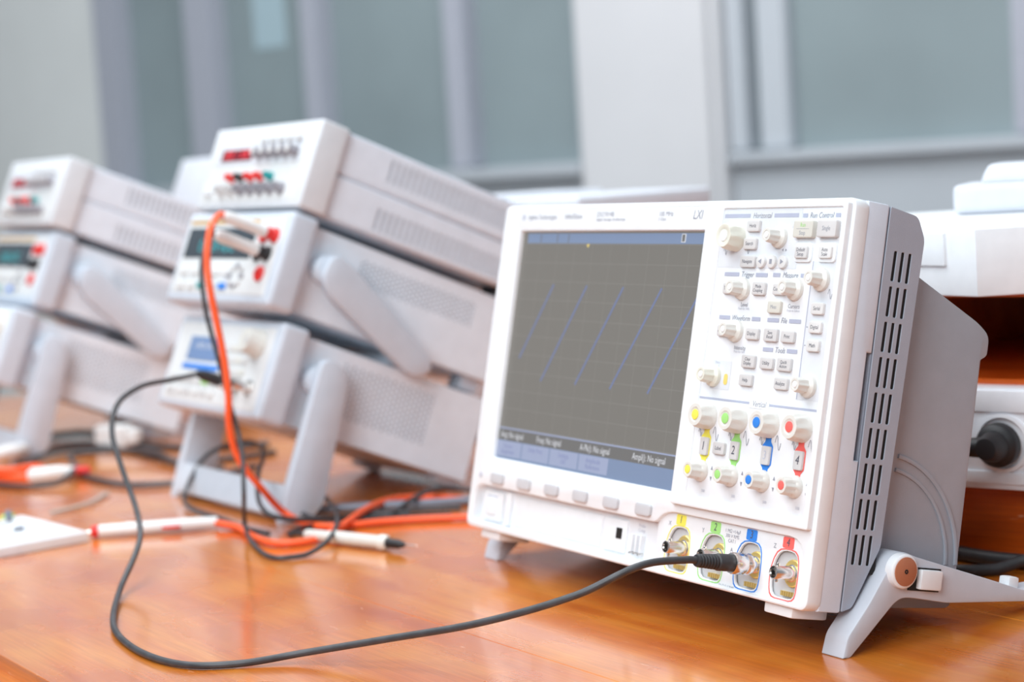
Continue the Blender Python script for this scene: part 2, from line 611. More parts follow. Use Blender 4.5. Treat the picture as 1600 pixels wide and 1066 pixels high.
# ================================================================== TABLE
TY = math.radians(57)
TD = Vector((math.cos(TY), -math.sin(TY), 0))
TN = Vector((math.sin(TY), math.cos(TY), 0))
TM = Matrix(((TD.x, TN.x, 0, 0), (TD.y, TN.y, 0, 0), (0, 0, 1, 0), (0, 0, 0, 1)))
table = thing('lab_table', 'glossy orange varnished wooden lab table under all the instruments', 'table', TM)
edges = [0.424, 0.7175, 1.011, 1.3045, 1.598, 1.92]
for a, b in zip(edges, edges[1:]):
    bm = bmesh.new()
    add_box(bm, -3.2, 0.9, a + 0.0002, b - 0.0002, -0.03, 0.0)
    fe = [e for e in bm.edges if abs(e.verts[0].co.y - e.verts[1].co.y) < 1e-6 and abs(e.verts[0].co.z) < 1e-6 and abs(e.verts[1].co.z) < 1e-6]
    front = [e for e in fe if e.verts[0].co.y < 0.43]
    bmesh.ops.bevel(bm, geom=front, offset=0.012, segments=4, affect='EDGES')
    rest = [e for e in bm.edges if e.verts[0].co.z > -1e-4 and e.verts[1].co.z > -1e-4 and len(e.link_faces) == 2
            and e.calc_face_angle(0) > 1.2]
    bmesh.ops.bevel(bm, geom=rest, offset=0.0004, segments=1, affect='EDGES')
    finish('board', bm, M['table'], table)
for x in (-3.1, 0.75):
    for y in (0.52, 1.80):
        rbox('leg', (x, x + 0.07, y, y + 0.07, FL, -0.03), M['table'], table, 0.004)
rbox('apron', (-3.1, 0.8, 0.50, 0.525, -0.13, -0.03), M['table'], table, 0.002)
rbox('apron', (-3.1, 0.8, 1.84, 1.865, -0.13, -0.03), M['table'], table, 0.002)

# ================================================================== OSCILLOSCOPE
W, H = 0.454, 0.278
SCOPE = Matrix(((0.51322425, 0.18890901, -0.83720622, -0.05008),
                (-0.85825454, 0.11303301, -0.50062229, 1.63850),
                (0.0, 0.97546754, 0.2201433, 0.03430),
                (0, 0, 0, 1)))
scope = thing('oscilloscope', 'large white oscilloscope with grey screen and four channel knob columns on the table', 'oscilloscope', SCOPE)

# front bezel with screen opening and the stepped lower recess
screen_hole = rr(0.0295, 0.2925, 0.0618, 0.2560, 0.0015, 2)
low_hole = rpoly([(0.0095, 0.0055), (0.277, 0.0055), (0.283, 0.0030), (0.4440, 0.0030), (0.4440, 0.0470),
                  (0.2860, 0.0470), (0.2735, 0.0370), (0.0095, 0.0370)],
                 [0.004, 0.002, 0.002, 0.003, 0.016, 0.012, 0.004, 0.010])
plate('front_bezel', rr(0, W, 0, H, 0.007), [screen_hole, low_hole], -0.0125, 0.0, M['white'], scope, 0.0016)
# front half of the case, a prism with grip notches towards the seam
case_f = plate('front_case', rpoly([(0.0005, -0.0115), (H - 0.0005, -0.0115), (H - 0.0005, -0.0305), (0.1765, -0.0305), (0.1765, -0.0262),
                                    (0.1035, -0.0262), (0.1035, -0.0305), (0.0005, -0.0305)], [0, 0, 0.002, 0, 0, 0, 0, 0.002]),
               [], 0.0006, W - 0.0006, M['case'], scope, 0.0016, 'yzx')
rpts = [(0.0015, -0.0311), (H - 0.0015, -0.0311), (0.2735, -0.0565), (0.2589, -0.0648), (0.047, -0.0592), (0.012, -0.0435), (0.0045, -0.040)]
rrad = [0.001, 0.001, 0.004, 0.004, 0.003, 0.003, 0.003]
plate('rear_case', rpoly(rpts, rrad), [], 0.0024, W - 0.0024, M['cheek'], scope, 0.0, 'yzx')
# vented side cheeks, slots cut right through
slots = []
for rw in range(9):
    y1 = 0.2474 - rw * 0.02415
    for c in range(3):
        z1 = -0.0388 - c * 0.0066 + rw * 0.00048
        slots.append([(y1 - 0.0205, z1 - 0.0029 + 0.0004), (y1, z1 - 0.0029), (y1, z1), (y1 - 0.0205, z1 + 0.0004)])
for x0, x1 in ((W - 0.0014, W - 0.0004), (0.0004, 0.0014)):
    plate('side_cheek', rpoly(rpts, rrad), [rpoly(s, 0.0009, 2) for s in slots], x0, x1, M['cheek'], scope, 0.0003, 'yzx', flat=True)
for x0, x1 in ((W - 0.0023, W - 0.0016), (0.0016, 0.0023)):
    rbox('vent_shade_sheet', (x0, x1, 0.028, 0.252, -0.0575, -0.0335), M['dark'], scope, 0)  # near-black sheet stands in for the shade inside the slots
# tapered rear housing
rear = [(0.2450, -0.058), (0.2107, -0.1441), (0.2029, -0.1562), (0.1881, -0.1561), (0.1847, -0.1503), (0.0335, -0.1518), (0.0065, -0.150), (0.0035, -0.088), (0.012, -0.058)]
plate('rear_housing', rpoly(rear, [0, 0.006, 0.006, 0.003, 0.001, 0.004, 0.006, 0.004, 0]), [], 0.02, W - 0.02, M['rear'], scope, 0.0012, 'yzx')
# curved handle guide: a quarter ring with two raised rims on each side
py, pz = 0.0334, -0.0720


def ring_sector(r0, r1, a0, a1, n=18):
    out = []
    for k in range(n + 1):
        a = math.radians(a0 + (a1 - a0) * k / n)
        out.append((py + r1 * math.sin(a), pz - r1 * math.cos(a)))
    for k in range(n + 1):
        a = math.radians(a1 + (a0 - a1) * k / n)
        out.append((py + r0 * math.sin(a), pz - r0 * math.cos(a)))
    return out


for x0, x1 in ((W - 0.0205, W - 0.0185), (0.0185, 0.0205)):
    plate('handle_guide', ring_sector(0.0755, 0.0785, 3, 82), [], x0, x1, M['rear'], scope, 0.0005, 'yzx')
    plate('handle_guide', ring_sector(0.0660, 0.0685, 3, 82), [], x0, x1, M['rear'], scope, 0.0005, 'yzx')
# feet under the front edge
for x0 in (0.020, 0.405):
    rbox('foot', (x0, x0 + 0.030, -0.0075, 0.002, -0.036, -0.0045), M['white'], scope, 0.002)

# handle / stand
arm = rpoly([(-0.0285, -0.0285), (-0.0275, -0.0350), (0.0119, -0.0690), (0.0156, -0.0770), (0.0134, -0.1165), (0.0215, -0.240), (0.0355, -0.240),
             (0.0265, -0.1893), (0.0436, -0.0817), (0.0465, -0.0705), (0.0415, -0.0630), (0.010, -0.0462), (-0.0139, -0.0304)],
            [0.001, 0.002, 0.006, 0.010, 0.004, 0.004, 0.004, 0.004, 0.006, 0.006, 0.004, 0.004, 0.004])
hd = D.objects.new('handle', None)
COL.objects.link(hd)
hd.parent = scope
hd['label'] = 'grey fold-down carrying handle used as a stand'
for x0, x1, sgn in ((W - 0.0125, W + 0.0100, 1), (-0.0100, 0.0125, -1)):
    plate('handle_arm', arm, [], x0, x1, M['handle'], hd, 0.0012, 'yzx')
    xo = x1 if sgn > 0 else x0
    rot = Matrix.Rotation(math.radians(90 * sgn), 4, 'Y')
    lathe('pivot_boss', [(0.0118, -0.002), (0.0118, 0.0045), (0.0110, 0.0054), (0.0100, 0.0056)], M['white'], hd, 32, at(xo, 0.0334, -0.0694) @ rot)
    lathe('pivot_cap', [(0.0099, 0.0050), (0.0099, 0.0060), (0.0094, 0.0063)], M['cap'], hd, 32, at(xo, 0.0334, -0.0694) @ rot, label='round pivot cap, brown table reflection painted on')
    lathe('screw', [(0.0016, 0.0060), (0.0016, 0.0066), (0.0006, 0.0066), (0.0006, 0.0062)], M['dark'], hd, 10, at(xo, 0.0334, -0.0694) @ rot)
    a, b = (xo, xo + 0.0055) if sgn > 0 else (xo - 0.0055, xo)
    rbox('latch_shadow_sheet', (min(xo, xo + sgn * 0.0006), max(xo, xo + sgn * 0.0006), 0.0205, 0.0365, -0.1065, -0.078), M['dark'], hd, 0)  # dark sheet painting the shadow gap round the release button
    rbox('release_button', (a, b, 0.0218, 0.0355, -0.1045, -0.085), M['white'], hd, 0.0016)
    rbox('stop_nub', (min(x0, x1) + 0.006, max(x0, x1) - 0.006, 0.022, 0.0345, -0.190, -0.180), M['white'], hd, 0.002)

# ---- screen
zs = -0.0040
rbox('screen', (0.018, 0.2935, 0.055, 0.262, -0.0065, zs), M['screen'], scope, 0, label='grey lit screen with sawtooth trace')
scr = [o for o in scope.children if o.name.startswith('screen')][0]
e1, e2, e3 = zs + 0.00015, zs + 0.0003, zs + 0.00045
flat('status_bar', rect(0.0370, 0.2930, 0.2462, 0.2545), e1, M['s_blue'], scr)
for x in (0.0575, 0.083, 0.100):
    flat('status_divider', rect(x, x + 0.0012, 0.2466, 0.2540), e2, M['s_dark'], scr)
flat('status_icon', rect(0.2575, 0.2630, 0.2474, 0.2540), e2, M['s_text'], scr)
flat('status_icon', rect(0.2585, 0.2620, 0.2480, 0.2534), e3, M['s_dark'], scr)
flat('trigger_marker', [(0.1290, 0.2455), (0.1330, 0.2455), (0.1310, 0.2425)], e2, M['goldink'], scr)
bm = bmesh.new()
for k in range(11):
    x = 0.033 + k * 0.0262
    for q in stroke([(x, 0.0890), (x, 0.2455)], 0.0003), stroke([(0.033, 0.0890 + k * 0.01565), (0.2925, 0.0890 + k * 0.01565)], 0.0003):
        bm.faces.new([bm.verts.new((a, b, e1)) for a, b in q])
finish('graticule', bm, M['s_grid'], scr, smooth=False)
for a, b in (((0.0869, 0.2118), (0.0470, 0.1480)), ((0.1367, 0.2118), (0.0850, 0.1308)), ((0.1887, 0.2118), (0.1370, 0.1312)),
             ((0.2402, 0.2120), (0.1871, 0.1310)), ((0.2900, 0.2120), (0.2384, 0.1311))):
    flat('waveform_trace', stroke([a, b], 0.0018), e2, M['s_trace'], scr)
flat('measurement_bar', rect(0.0275, 0.2930, 0.0775, 0.0872), e1, M['s_dark'], scr)
flat('measurement_rule', rect(0.0275, 0.2930, 0.0872, 0.0884), e2, M['s_menu'], scr)
for x0, s in ((0.034, 'Avg: No signal'), (0.0905, 'Freq: No signal'), (0.1560, 'A-Pk(): No signal'), (0.2290, 'Ampl(): No signal')):
    text('screen_text', s, x0, 0.0823, e2, 0.0075, M['s_text'], scr, 'LEFT', 0, 0.82)
flat('menu_bar', rect(0.0265, 0.2930, 0.0600, 0.0775), e1, M['s_blue'], scr)
for k, s in enumerate(('Source\nAmplitude', 'Delay Freq\n ', 'Settings\n100', 'Amplitude\nReference')):
    x0 = 0.0270 + k * 0.0432
    flat('menu_key', rect(x0, x0 + 0.0415, 0.0640, 0.0770), e2, M['s_menu'], scr)
    text('screen_text', s, x0 + 0.0205, 0.0705, e3, 0.0055, M['s_inkb'], scr, 'CENTER', 0, 0.9, 0.9)

# ---- soft keys, recess contents
for x in (0.0446, 0.0874, 0.1299, 0.1724, 0.2156, 0.2590):
    plate('soft_key', rr(x - 0.0098, x + 0.0098, 0.0400, 0.0492, 0.0026, 4), [], -0.0005, 0.0026, M['softkey'], scope, 0.0008)
lathe('indicator_lamp', [(0.0022, -0.0002), (0.0022, 0.0005), (0.0010, 0.0008)], M['inkfaint'], scope, 16, at(0.0155, 0.0450, 0))
rbox('recess_panel', (0.006, 0.2860, 0.002, 0.0395, -0.0105, -0.0085), M['panelwhite'], scope, 0)
pw = rbox('power_switch', (0.0165, 0.0470, 0.0080, 0.0325, -0.0090, -0.0055), M['white'], scope, 0.0012)
rbox('switch_rocker', (0.0235, 0.0375, 0.0130, 0.0280, -0.0060, -0.0040), M['white'], pw, 0.0010)
rbox('switch_slot', (0.0225, 0.0385, 0.0280, 0.0292, -0.0056, -0.0052), M['inkfaint'], pw, 0)
rbox('divider_rib', (0.0520, 0.0600, 0.0065, 0.0345, -0.0090, -0.0050), M['white'], scope, 0.0012)
rbox('cover_strip', (0.0640, 0.1950, 0.0080, 0.0320, -0.0090, -0.0074), M['white'], scope, 0.0008)
rbox('port_surround', (0.1990, 0.2300, 0.0075, 0.0325, -0.0090, -0.0066), M['white'], scope, 0.0010)
rbox('usb_port', (0.2170, 0.2245, 0.0180, 0.0262, -0.0068, -0.0062), M['dark'], scope, 0)
for x in (0.2395, 0.2450, 0.2510):
    rbox('probe_terminal', (x, x + 0.0022, 0.0110, 0.0240, -0.0090, -0.0045), M['white'], scope, 0.0005)
    lathe('probe_pin', [(0.0011, 0), (0.0011, 0.0045), (0.0008, 0.0049)], M['metal'], scope, 8, at(x + 0.0011, 0.0098, -0.0085))
text('lettering', 'Probe\nComp', 0.2475, 0.0295, -0.0083, 0.0036, M['inkfaint'], scope)

# ---- control slab: proud frame round a recessed field
slab_o = rpoly([(0.2945, 0.0537), (0.4500, 0.0537), (0.4510, 0.2745), (0.2960, 0.2745)], 0.002)
slab_i = rpoly([(0.3120, 0.0617), (0.4435, 0.0617), (0.4465, 0.2712), (0.3160, 0.2712)], 0.002)
plate('control_frame', slab_o, [slab_i], -0.001, 0.0045, M['white'], scope, 0.0010)
plate('control_field', rect(0.2970, 0.4490, 0.0550, 0.2735), [], -0.0005, 0.0030, M['panelwhite'], scope)
ZF = 0.0030
ZI = ZF + 0.00015
ZT = ZF + 0.0003


def zone(pts, m='zone', name='tinted_zone', z=ZI):
    return flat(name, pts, z, M[m], scope)


zone(rect(0.3150, 0.4035, 0.2285, 0.2705))
zone(rect(0.3240, 0.3460, 0.1405, 0.1610))
zone(rect(0.4215, 0.4455, 0.1395, 0.2340))
zone(rect(0.4210, 0.4217, 0.1395, 0.2340), 'bar', 'zone_line', ZT)
zone(rect(0.3135, 0.4440, 0.1325, 0.1340), 'bar', 'zone_line')


def title(s, x, y, half, l=None, r=None):
    text('lettering', s, x, y, ZT, 0.0056, M['inkgrey'], scope, 'CENTER', 0.25, 0.86)
    if l:
        flat('title_bar', rect(l, x - half, y - 0.0013, y + 0.0014), ZT, M['bar'], scope)
    if r:
        flat('title_bar', rect(x + half, r, y - 0.0013, y + 0.0014), ZT, M['bar'], scope)


title('Horizontal', 0.3600, 0.2658, 0.0135, 0.3170, 0.4000)
title('Run Control', 0.4240, 0.2655, 0.0145, 0.4045, 0.4435)
title('Trigger', 0.3513, 0.2236, 0.0095, 0.3250, 0.3740)
title('Measure', 0.3988, 0.2239, 0.0110, 0.3800, 0.4180)
title('Waveform', 0.3500, 0.1923, 0.0125, 0.3250, 0.3720)
title('File', 0.3980, 0.1923, 0.0055, 0.3800, 0.4160)
title('Tools', 0.3976, 0.1716, 0.0075, 0.3790, 0.4160)
flat('title_gap', rect(0.3715, 0.3935, 0.1300, 0.1352), ZT - 0.00005, M['panelwhite'], scope)
title('Vertical', 0.3824, 0.1330, 0.0110)


def button(s, x, y, w=0.0140, h=0.0082, m='key', size=0.0038, hgt=0.0026, ink='ink', rad=0.0014, surround=False):
    if surround:
        plate('button_surround', rr(x - w / 2 - 0.0025, x + w / 2 + 0.0025, y - h / 2 - 0.0025, y + h / 2 + 0.0025, 0.003, 4), [], ZF - 0.0005, ZF + 0.0016,
              M['white'], scope, 0.0006)
        hgt += 0.0010
    b = plate('button', rr(x - w / 2, x + w / 2, y - h / 2, y + h / 2, rad, 3), [], ZF - 0.0005, ZF + hgt, M[m], scope, 0.0006)
    if s:
        text('lettering', s, x, y, ZF + hgt + 0.0001, size, M[ink], b, 'CENTER', 0, 0.85, 0.85)
    return b


button('Horiz', 0.3535, 0.2583)
button('Search', 0.3520, 0.2455)
button('Navigate', 0.3520, 0.2327, 0.0165)
for x, tri in ((0.3665, -1), (0.3783, 0), (0.3902, 1)):
    b = plate('round_button', [(x + 0.0046 * math.cos(a * math.pi / 10), 0.2330 + 0.0046 * math.sin(a * math.pi / 10)) for a in range(20)], [],
              ZF - 0.0005, ZF + 0.0026, M['keylight'], scope, 0.0006)
    zz = ZF + 0.0027
    if tri:
        flat('arrow_mark', [(x - 0.0014 * tri, 0.2349), (x - 0.0014 * tri, 0.2311), (x + 0.0020 * tri, 0.2330)], zz, M['inkgrey'], b)
    else:
        flat('square_mark', rect(x - 0.0014, x + 0.0014, 0.2313, 0.2347), zz, M['inkgrey'], b)
rb = button('', 0.4105, 0.2557, 0.0205, 0.0118, 'run', hgt=0.0042)
text('lettering', 'Run', 0.4105, 0.2583, ZF + 0.0043, 0.0042, M['green'], rb, 'CENTER', 0, 0.85)
flat('divider_mark', rect(0.4040, 0.4170, 0.2556, 0.2558), ZF + 0.0043, M['inkgrey'], rb)
text('lettering', 'Stop', 0.4105, 0.2528, ZF + 0.0043, 0.0042, M['inkgrey'], rb, 'CENTER', 0, 0.85)
button('Single', 0.4349, 0.2560, 0.0195, 0.0118, 'key', 0.0044, 0.0042, 'inkgrey')
button('Default\nSetup', 0.4105, 0.2398, 0.0130, 0.0085, 'key', 0.0036, surround=True)
button('Auto\nScale', 0.4355, 0.2400, 0.0130, 0.0085, 'keylight', 0.0036, surround=True)
button('Trigger', 0.3340, 0.2132, 0.0130, 0.0080)
button('Mode\nCoupling', 0.3681, 0.2138, 0.0140, 0.0092, size=0.0034)
button('Cursors', 0.3905, 0.2138, 0.0130, 0.0080)
button('Meas', 0.3876, 0.2013, 0.0140, 0.0085, 'run', ink='inkgrey')
button('Serial', 0.4335, 0.2017, 0.0125, 0.0080, 'keylight')
button('Digital', 0.4335, 0.1890, 0.0125, 0.0080, 'keylight')
button('Math', 0.4335, 0.1765, 0.0125, 0.0080, 'keylight')
button('Acquire', 0.3335, 0.1826, 0.0130, 0.0080)
button('Display', 0.3669, 0.1817)
button('Save\nRecall', 0.3875, 0.1818, 0.0145, 0.0092, size=0.0034)
button('Print', 0.4060, 0.1814)
button('Clear\nDisplay', 0.3665, 0.1622, 0.0145, 0.0092, size=0.0034)
button('Utility', 0.3869, 0.1620)
button('Quick\nAction', 0.4059, 0.1622, 0.0145, 0.0092, size=0.0034)
button('Help', 0.3662, 0.1489)
button('Analyze', 0.4050, 0.1488)
text('lettering', 'Level', 0.3520, 0.2020, ZT, 0.0042, M['inkgrey'], scope, 'CENTER', 0, 0.9)
text('lettering', 'Push for 50%', 0.3520, 0.1992, ZT, 0.0024, M['inkfaint'], scope)
text('lettering', 'Cursors', 0.4065, 0.2025, ZT, 0.0042, M['inkgrey'], scope, 'CENTER', 0, 0.9)
text('lettering', 'Push to Select', 0.4065, 0.1995, ZT, 0.0024, M['inkfaint'], scope)
text('lettering', 'Intensity', 0.3530, 0.1712, ZT, 0.0042, M['inkgrey'], scope, 'CENTER', 0, 0.9)
text('lettering', 'Push for 50%', 0.3530, 0.1684, ZT, 0.0024, M['inkfaint'], scope)
text('lettering', 'Entry\nPush', 0.3300, 0.1583, ZT, 0.0026, M['inkfaint'], scope)
text('lettering', 'Push\nto Fine', 0.3985, 0.2590, ZT, 0.0026, M['inkfaint'], scope)
flat('entry_mark', rr(0.3390, 0.3435, 0.1440, 0.1520, 0.002, 3), ZT, M['goldink'], scope)
flat('arrow_mark', [(0.3880, 0.2405), (0.3880, 0.2425), (0.3862, 0.2415)], ZT, M['inkgrey'], scope)
flat('arrow_mark', [(0.3900, 0.2405), (0.3900, 0.2425), (0.3918, 0.2415)], ZT, M['inkgrey'], scope)
for y in (0.189, 0.1765):
    flat('pointer_line', rect(0.4225, 0.4240, y - 0.0003, y + 0.0003), ZT, M['inkgrey'], scope)


def squiggle(x, y, s):
    pts = [(x + s * (t / 12 - 0.5), y + s * 0.8 * math.sin(2 * math.pi * t / 12)) for t in range(13)]
    bm = bmesh.new()
    for a, b in zip(pts, pts[1:]):
        bm.faces.new([bm.verts.new((u, v, ZT)) for u, v in stroke([a, b], 0.0005)])
    return finish('sine_mark', bm, M['inkgrey'], scope, smooth=False)


def knob(x, y, rf, rb, ln=0.013, body='knob', cap='dimple', dot=0.45):
    prof = [(rb, 0), (rb, ln * 0.12), (rb * 0.97, ln * 0.22), (rf * 1.10, ln * 0.34), (rf * 1.05, ln * 0.7), (rf * 1.0, ln * 0.93), (rf * 0.90, ln), (rf * 0.62, ln),
            (rf * 0.56, ln * 0.965), (rf * 0.1, ln * 0.96)]
    k = lathe('knob', prof, M[body], scope, 40, at(x, y, ZF), (3, 5, 0.13, 8))
    lathe('knob_cap', [(rf * dot, ln * 0.955), (rf * dot, ln * 1.0), (rf * dot * 0.8, ln * 1.012)], M[cap], k, 20, at(x, y, ZF))
    return k


knob(0.3343, 0.2499, 0.0092, 0.0100, body='knobcream')
knob(0.3827, 0.2505, 0.0050, 0.0080)
knob(0.3485, 0.2132, 0.0050, 0.0080)
knob(0.4066, 0.2144, 0.0050, 0.0080)
knob(0.4328, 0.2215, 0.0050, 0.0080)
knob(0.3468, 0.1830, 0.0050, 0.0080)
knob(0.3277, 0.1497, 0.0053, 0.0080, body='knobcream')
knob(0.4327, 0.1491, 0.0050, 0.0080)
chan = ['yellow', 'green', 'blue', 'red']
for i, c in enumerate(chan):
    x = 0.3273 + 0.0350 * i
    flat('channel_strip', rpoly([(x - 0.0028, 0.078), (x + 0.0028, 0.078), (x + 0.0028, 0.0895), (x + 0.0058, 0.0925), (x + 0.0058, 0.1055), (x + 0.0030, 0.1085),
                                 (x + 0.0030, 0.118), (x - 0.0030, 0.118), (x - 0.0030, 0.1085), (x - 0.0058, 0.1055), (x - 0.0058, 0.0925), (x - 0.0028, 0.0895)], 0.0008, 2), ZI, M[c], scope)
    b = button('', x + 0.0004, 0.0987, 0.0088, 0.0130, 'key', hgt=0.0024)
    text('lettering', str(i + 1), x + 0.0004, 0.0987, ZF + 0.0026, 0.0088, M['ink' if i != 2 else 'inkfaint'], b, 'CENTER', 0.1, 0.9)
    knob(x, 0.1205, 0.0088, 0.0098, cap=c, dot=0.42)
    knob(x - 0.0008, 0.0809, 0.0060, 0.0078, cap=c, dot=0.5)
    squiggle(x - 0.0075, 0.1085, 0.0040)
    squiggle(x + 0.0105, 0.1085, 0.0062)
    for s, yy in ((1, 0.0840), (-1, 0.0765)):
        flat('arrow_mark', [(x + 0.0098, yy - 0.0013 * s), (x + 0.0122, yy - 0.0013 * s), (x + 0.0110, yy + 0.0016 * s)], ZT, M['inkgrey'], scope)
    text('lettering', '500', x + 0.004, 0.0668, ZT, 0.0028, M['inkfaint'], scope)
button('Label', 0.3455, 0.0987, 0.0130, 0.0088, size=0.0040)
squiggle(0.3480, 0.2418, 0.0042)
squiggle(0.3225, 0.2405, 0.0036)
squiggle(0.4425, 0.2120, 0.0042)

# ---- connector panel with four pockets
BX = [0.3015, 0.3428, 0.3842, 0.4240]
AX = [0.3070, 0.3487, 0.3904, 0.4302]
BY = 0.0225


def pocket_shape(x, g=0.0, n=3):
    return rpoly([(x - 0.0125 - g, 0.0050 - g), (x + 0.0115 + g, 0.0050 - g), (x + 0.0130 + g, 0.0230), (x + 0.0105 + g, 0.0368 + g), (x - 0.0085 - g, 0.0368 + g), (x - 0.0150 - g, 0.0220)],
                 [0.006, 0.006, 0.008, 0.007, 0.008, 0.008], n)


ZB = -0.0034
plate('connector_panel', rpoly([(0.2740, 0.0010), (0.4452, 0.0010), (0.4452, 0.0490), (0.2740, 0.0490)], 0.001), [pocket_shape(x) for x in BX], -0.0055, ZB, M['white'], scope, 0.0004)
rbox('pocket_floor', (0.2760, 0.4445, 0.0030, 0.0480, -0.0095, -0.0066), M['pocket'], scope, 0)
for i, c in enumerate(chan):
    x = BX[i]
    ringm = {'yellow': 'goldink', 'green': 'inkfaint'}.get(c, c)
    plate('channel_ring', pocket_shape(x, 0.0016), [pocket_shape(x, 0.0009)], ZB - 0.0002, ZB + 0.0003, M[c] if i != 1 else M['green'], scope)
    tb = plate('channel_tab', rr(x - 0.0055, x + 0.0060, 0.0386, 0.0462, 0.0012, 3), [], ZB - 0.0002, ZB + 0.0003, M[c], scope)
    text('lettering', str(i + 1), x + 0.0002, 0.0424, ZB + 0.0005, 0.0078, M['ink'], tb, 'CENTER', 0.1, 0.85)
    x = AX[i]
    bn = lathe('input_socket', [(0.0060, -0.0070), (0.0060, -0.0040), (0.0050, -0.0036), (0.0050, 0.0012), (0.0044, 0.0026), (0.0046, 0.0115), (0.0043, 0.0120),
                                (0.0038, 0.0120), (0.0037, 0.0030), (0.0016, 0.0030), (0.0016, 0.0090), (0.0004, 0.0092)], M['metal'], scope, 24, at(x, BY, 0))
    lathe('socket_flange', [(0.0094, -0.0068), (0.0094, -0.0050), (0.0086, -0.0042), (0.0060, -0.0042)], M['gold'], bn, 24, at(x, BY, 0))
    for sg in (-1, 1):
        lathe('bayonet_pin', [(0.0010, 0), (0.0010, 0.0062), (0.0007, 0.0065)], M['metal'], bn, 8, at(x, BY, 0.0085) @ Matrix.Rotation(math.radians(90 * sg), 4, 'X'))
    bm = bmesh.new()
    for q in range(6):
        add_box(bm, x - 0.0090 + q * 0.0024, x - 0.0070 + q * 0.0024, 0.0066, 0.0098, -0.0070, -0.0038)
    finish('contact_row', bm, M['gold'], scope, smooth=False)
for s, x, y in (('X', 0.2885, 0.0385), ('Y', 0.3290, 0.0385), ('A', 0.3640, 0.0290), ('Z', 0.4105, 0.0385)):
    text('lettering', s, x, y, ZB + 0.0002, 0.0046, M['inkgrey'], scope)
text('lettering', '1 M\u03a9 =14pF\n300 V RMS\nCAT I', 0.3632, 0.0385, ZB + 0.0002, 0.0036, M['inkgrey'], scope, 'CENTER', 0, 0.95, 0.95)
text('lettering', '50 \u03a9 5 V RMS', 0.3631, 0.0030, ZB + 0.0002, 0.0030, M['inkgrey'], scope)

# ---- lettering along the top
flat('maker_emblem', [(0.0325 + r * math.cos(a * math.pi / 8), 0.2677 + r * math.sin(a * math.pi / 8)) for a in range(16) for r in [0.0034 if a % 2 == 0 else 0.0018]], 0.0002, M['inkfaint'], scope)
text('lettering', 'Agilent Technologies', 0.0395, 0.2676, 0.0002, 0.0062, M['inkgrey'], scope, 'LEFT', 0, 0.86)
text('lettering', 'InfiniiVision', 0.0965, 0.2678, 0.0002, 0.0066, M['inkgrey'], scope, 'LEFT', 0.15, 0.86)
text('lettering', 'DSO7014B', 0.1440, 0.2692, 0.0002, 0.0056, M['inkgrey'], scope, 'LEFT', 0, 0.95)
text('lettering', 'Digital Storage Oscilloscope', 0.1440, 0.2650, 0.0002, 0.0036, M['inkgrey'], scope, 'LEFT')
text('lettering', '100 MHz', 0.2295, 0.2687, 0.0002, 0.0054, M['inkgrey'], scope, 'LEFT', 0, 0.95)
text('lettering', '2 GSa/s', 0.2295, 0.2647, 0.0002, 0.0034, M['inkgrey'], scope, 'LEFT')
text('lettering', 'LXI', 0.2795, 0.2675, 0.0002, 0.0098, M['inkgrey'], scope, 'CENTER', 0.2, 0.85)
flat('top_seam', rect(0.030, 0.2915, 0.2742, 0.2745), 0.0002, M['inkfaint'], scope)

# ================================================================== BENCH INSTRUMENTS
UW = 0.2446


def unit_matrix(yaw, tilt, o, off):
    return frame_matrix(yaw, tilt, o) @ Matrix.Translation(off)


def slot_panel(name, x0, x1, y0, y1, z0, z1, holes, m, parent):
    return plate(name, [(y0, z0), (y1, z0), (y1, z1), (y0, z1)], holes, x0, x1, m, parent, 0, 'yzx', flat=True)


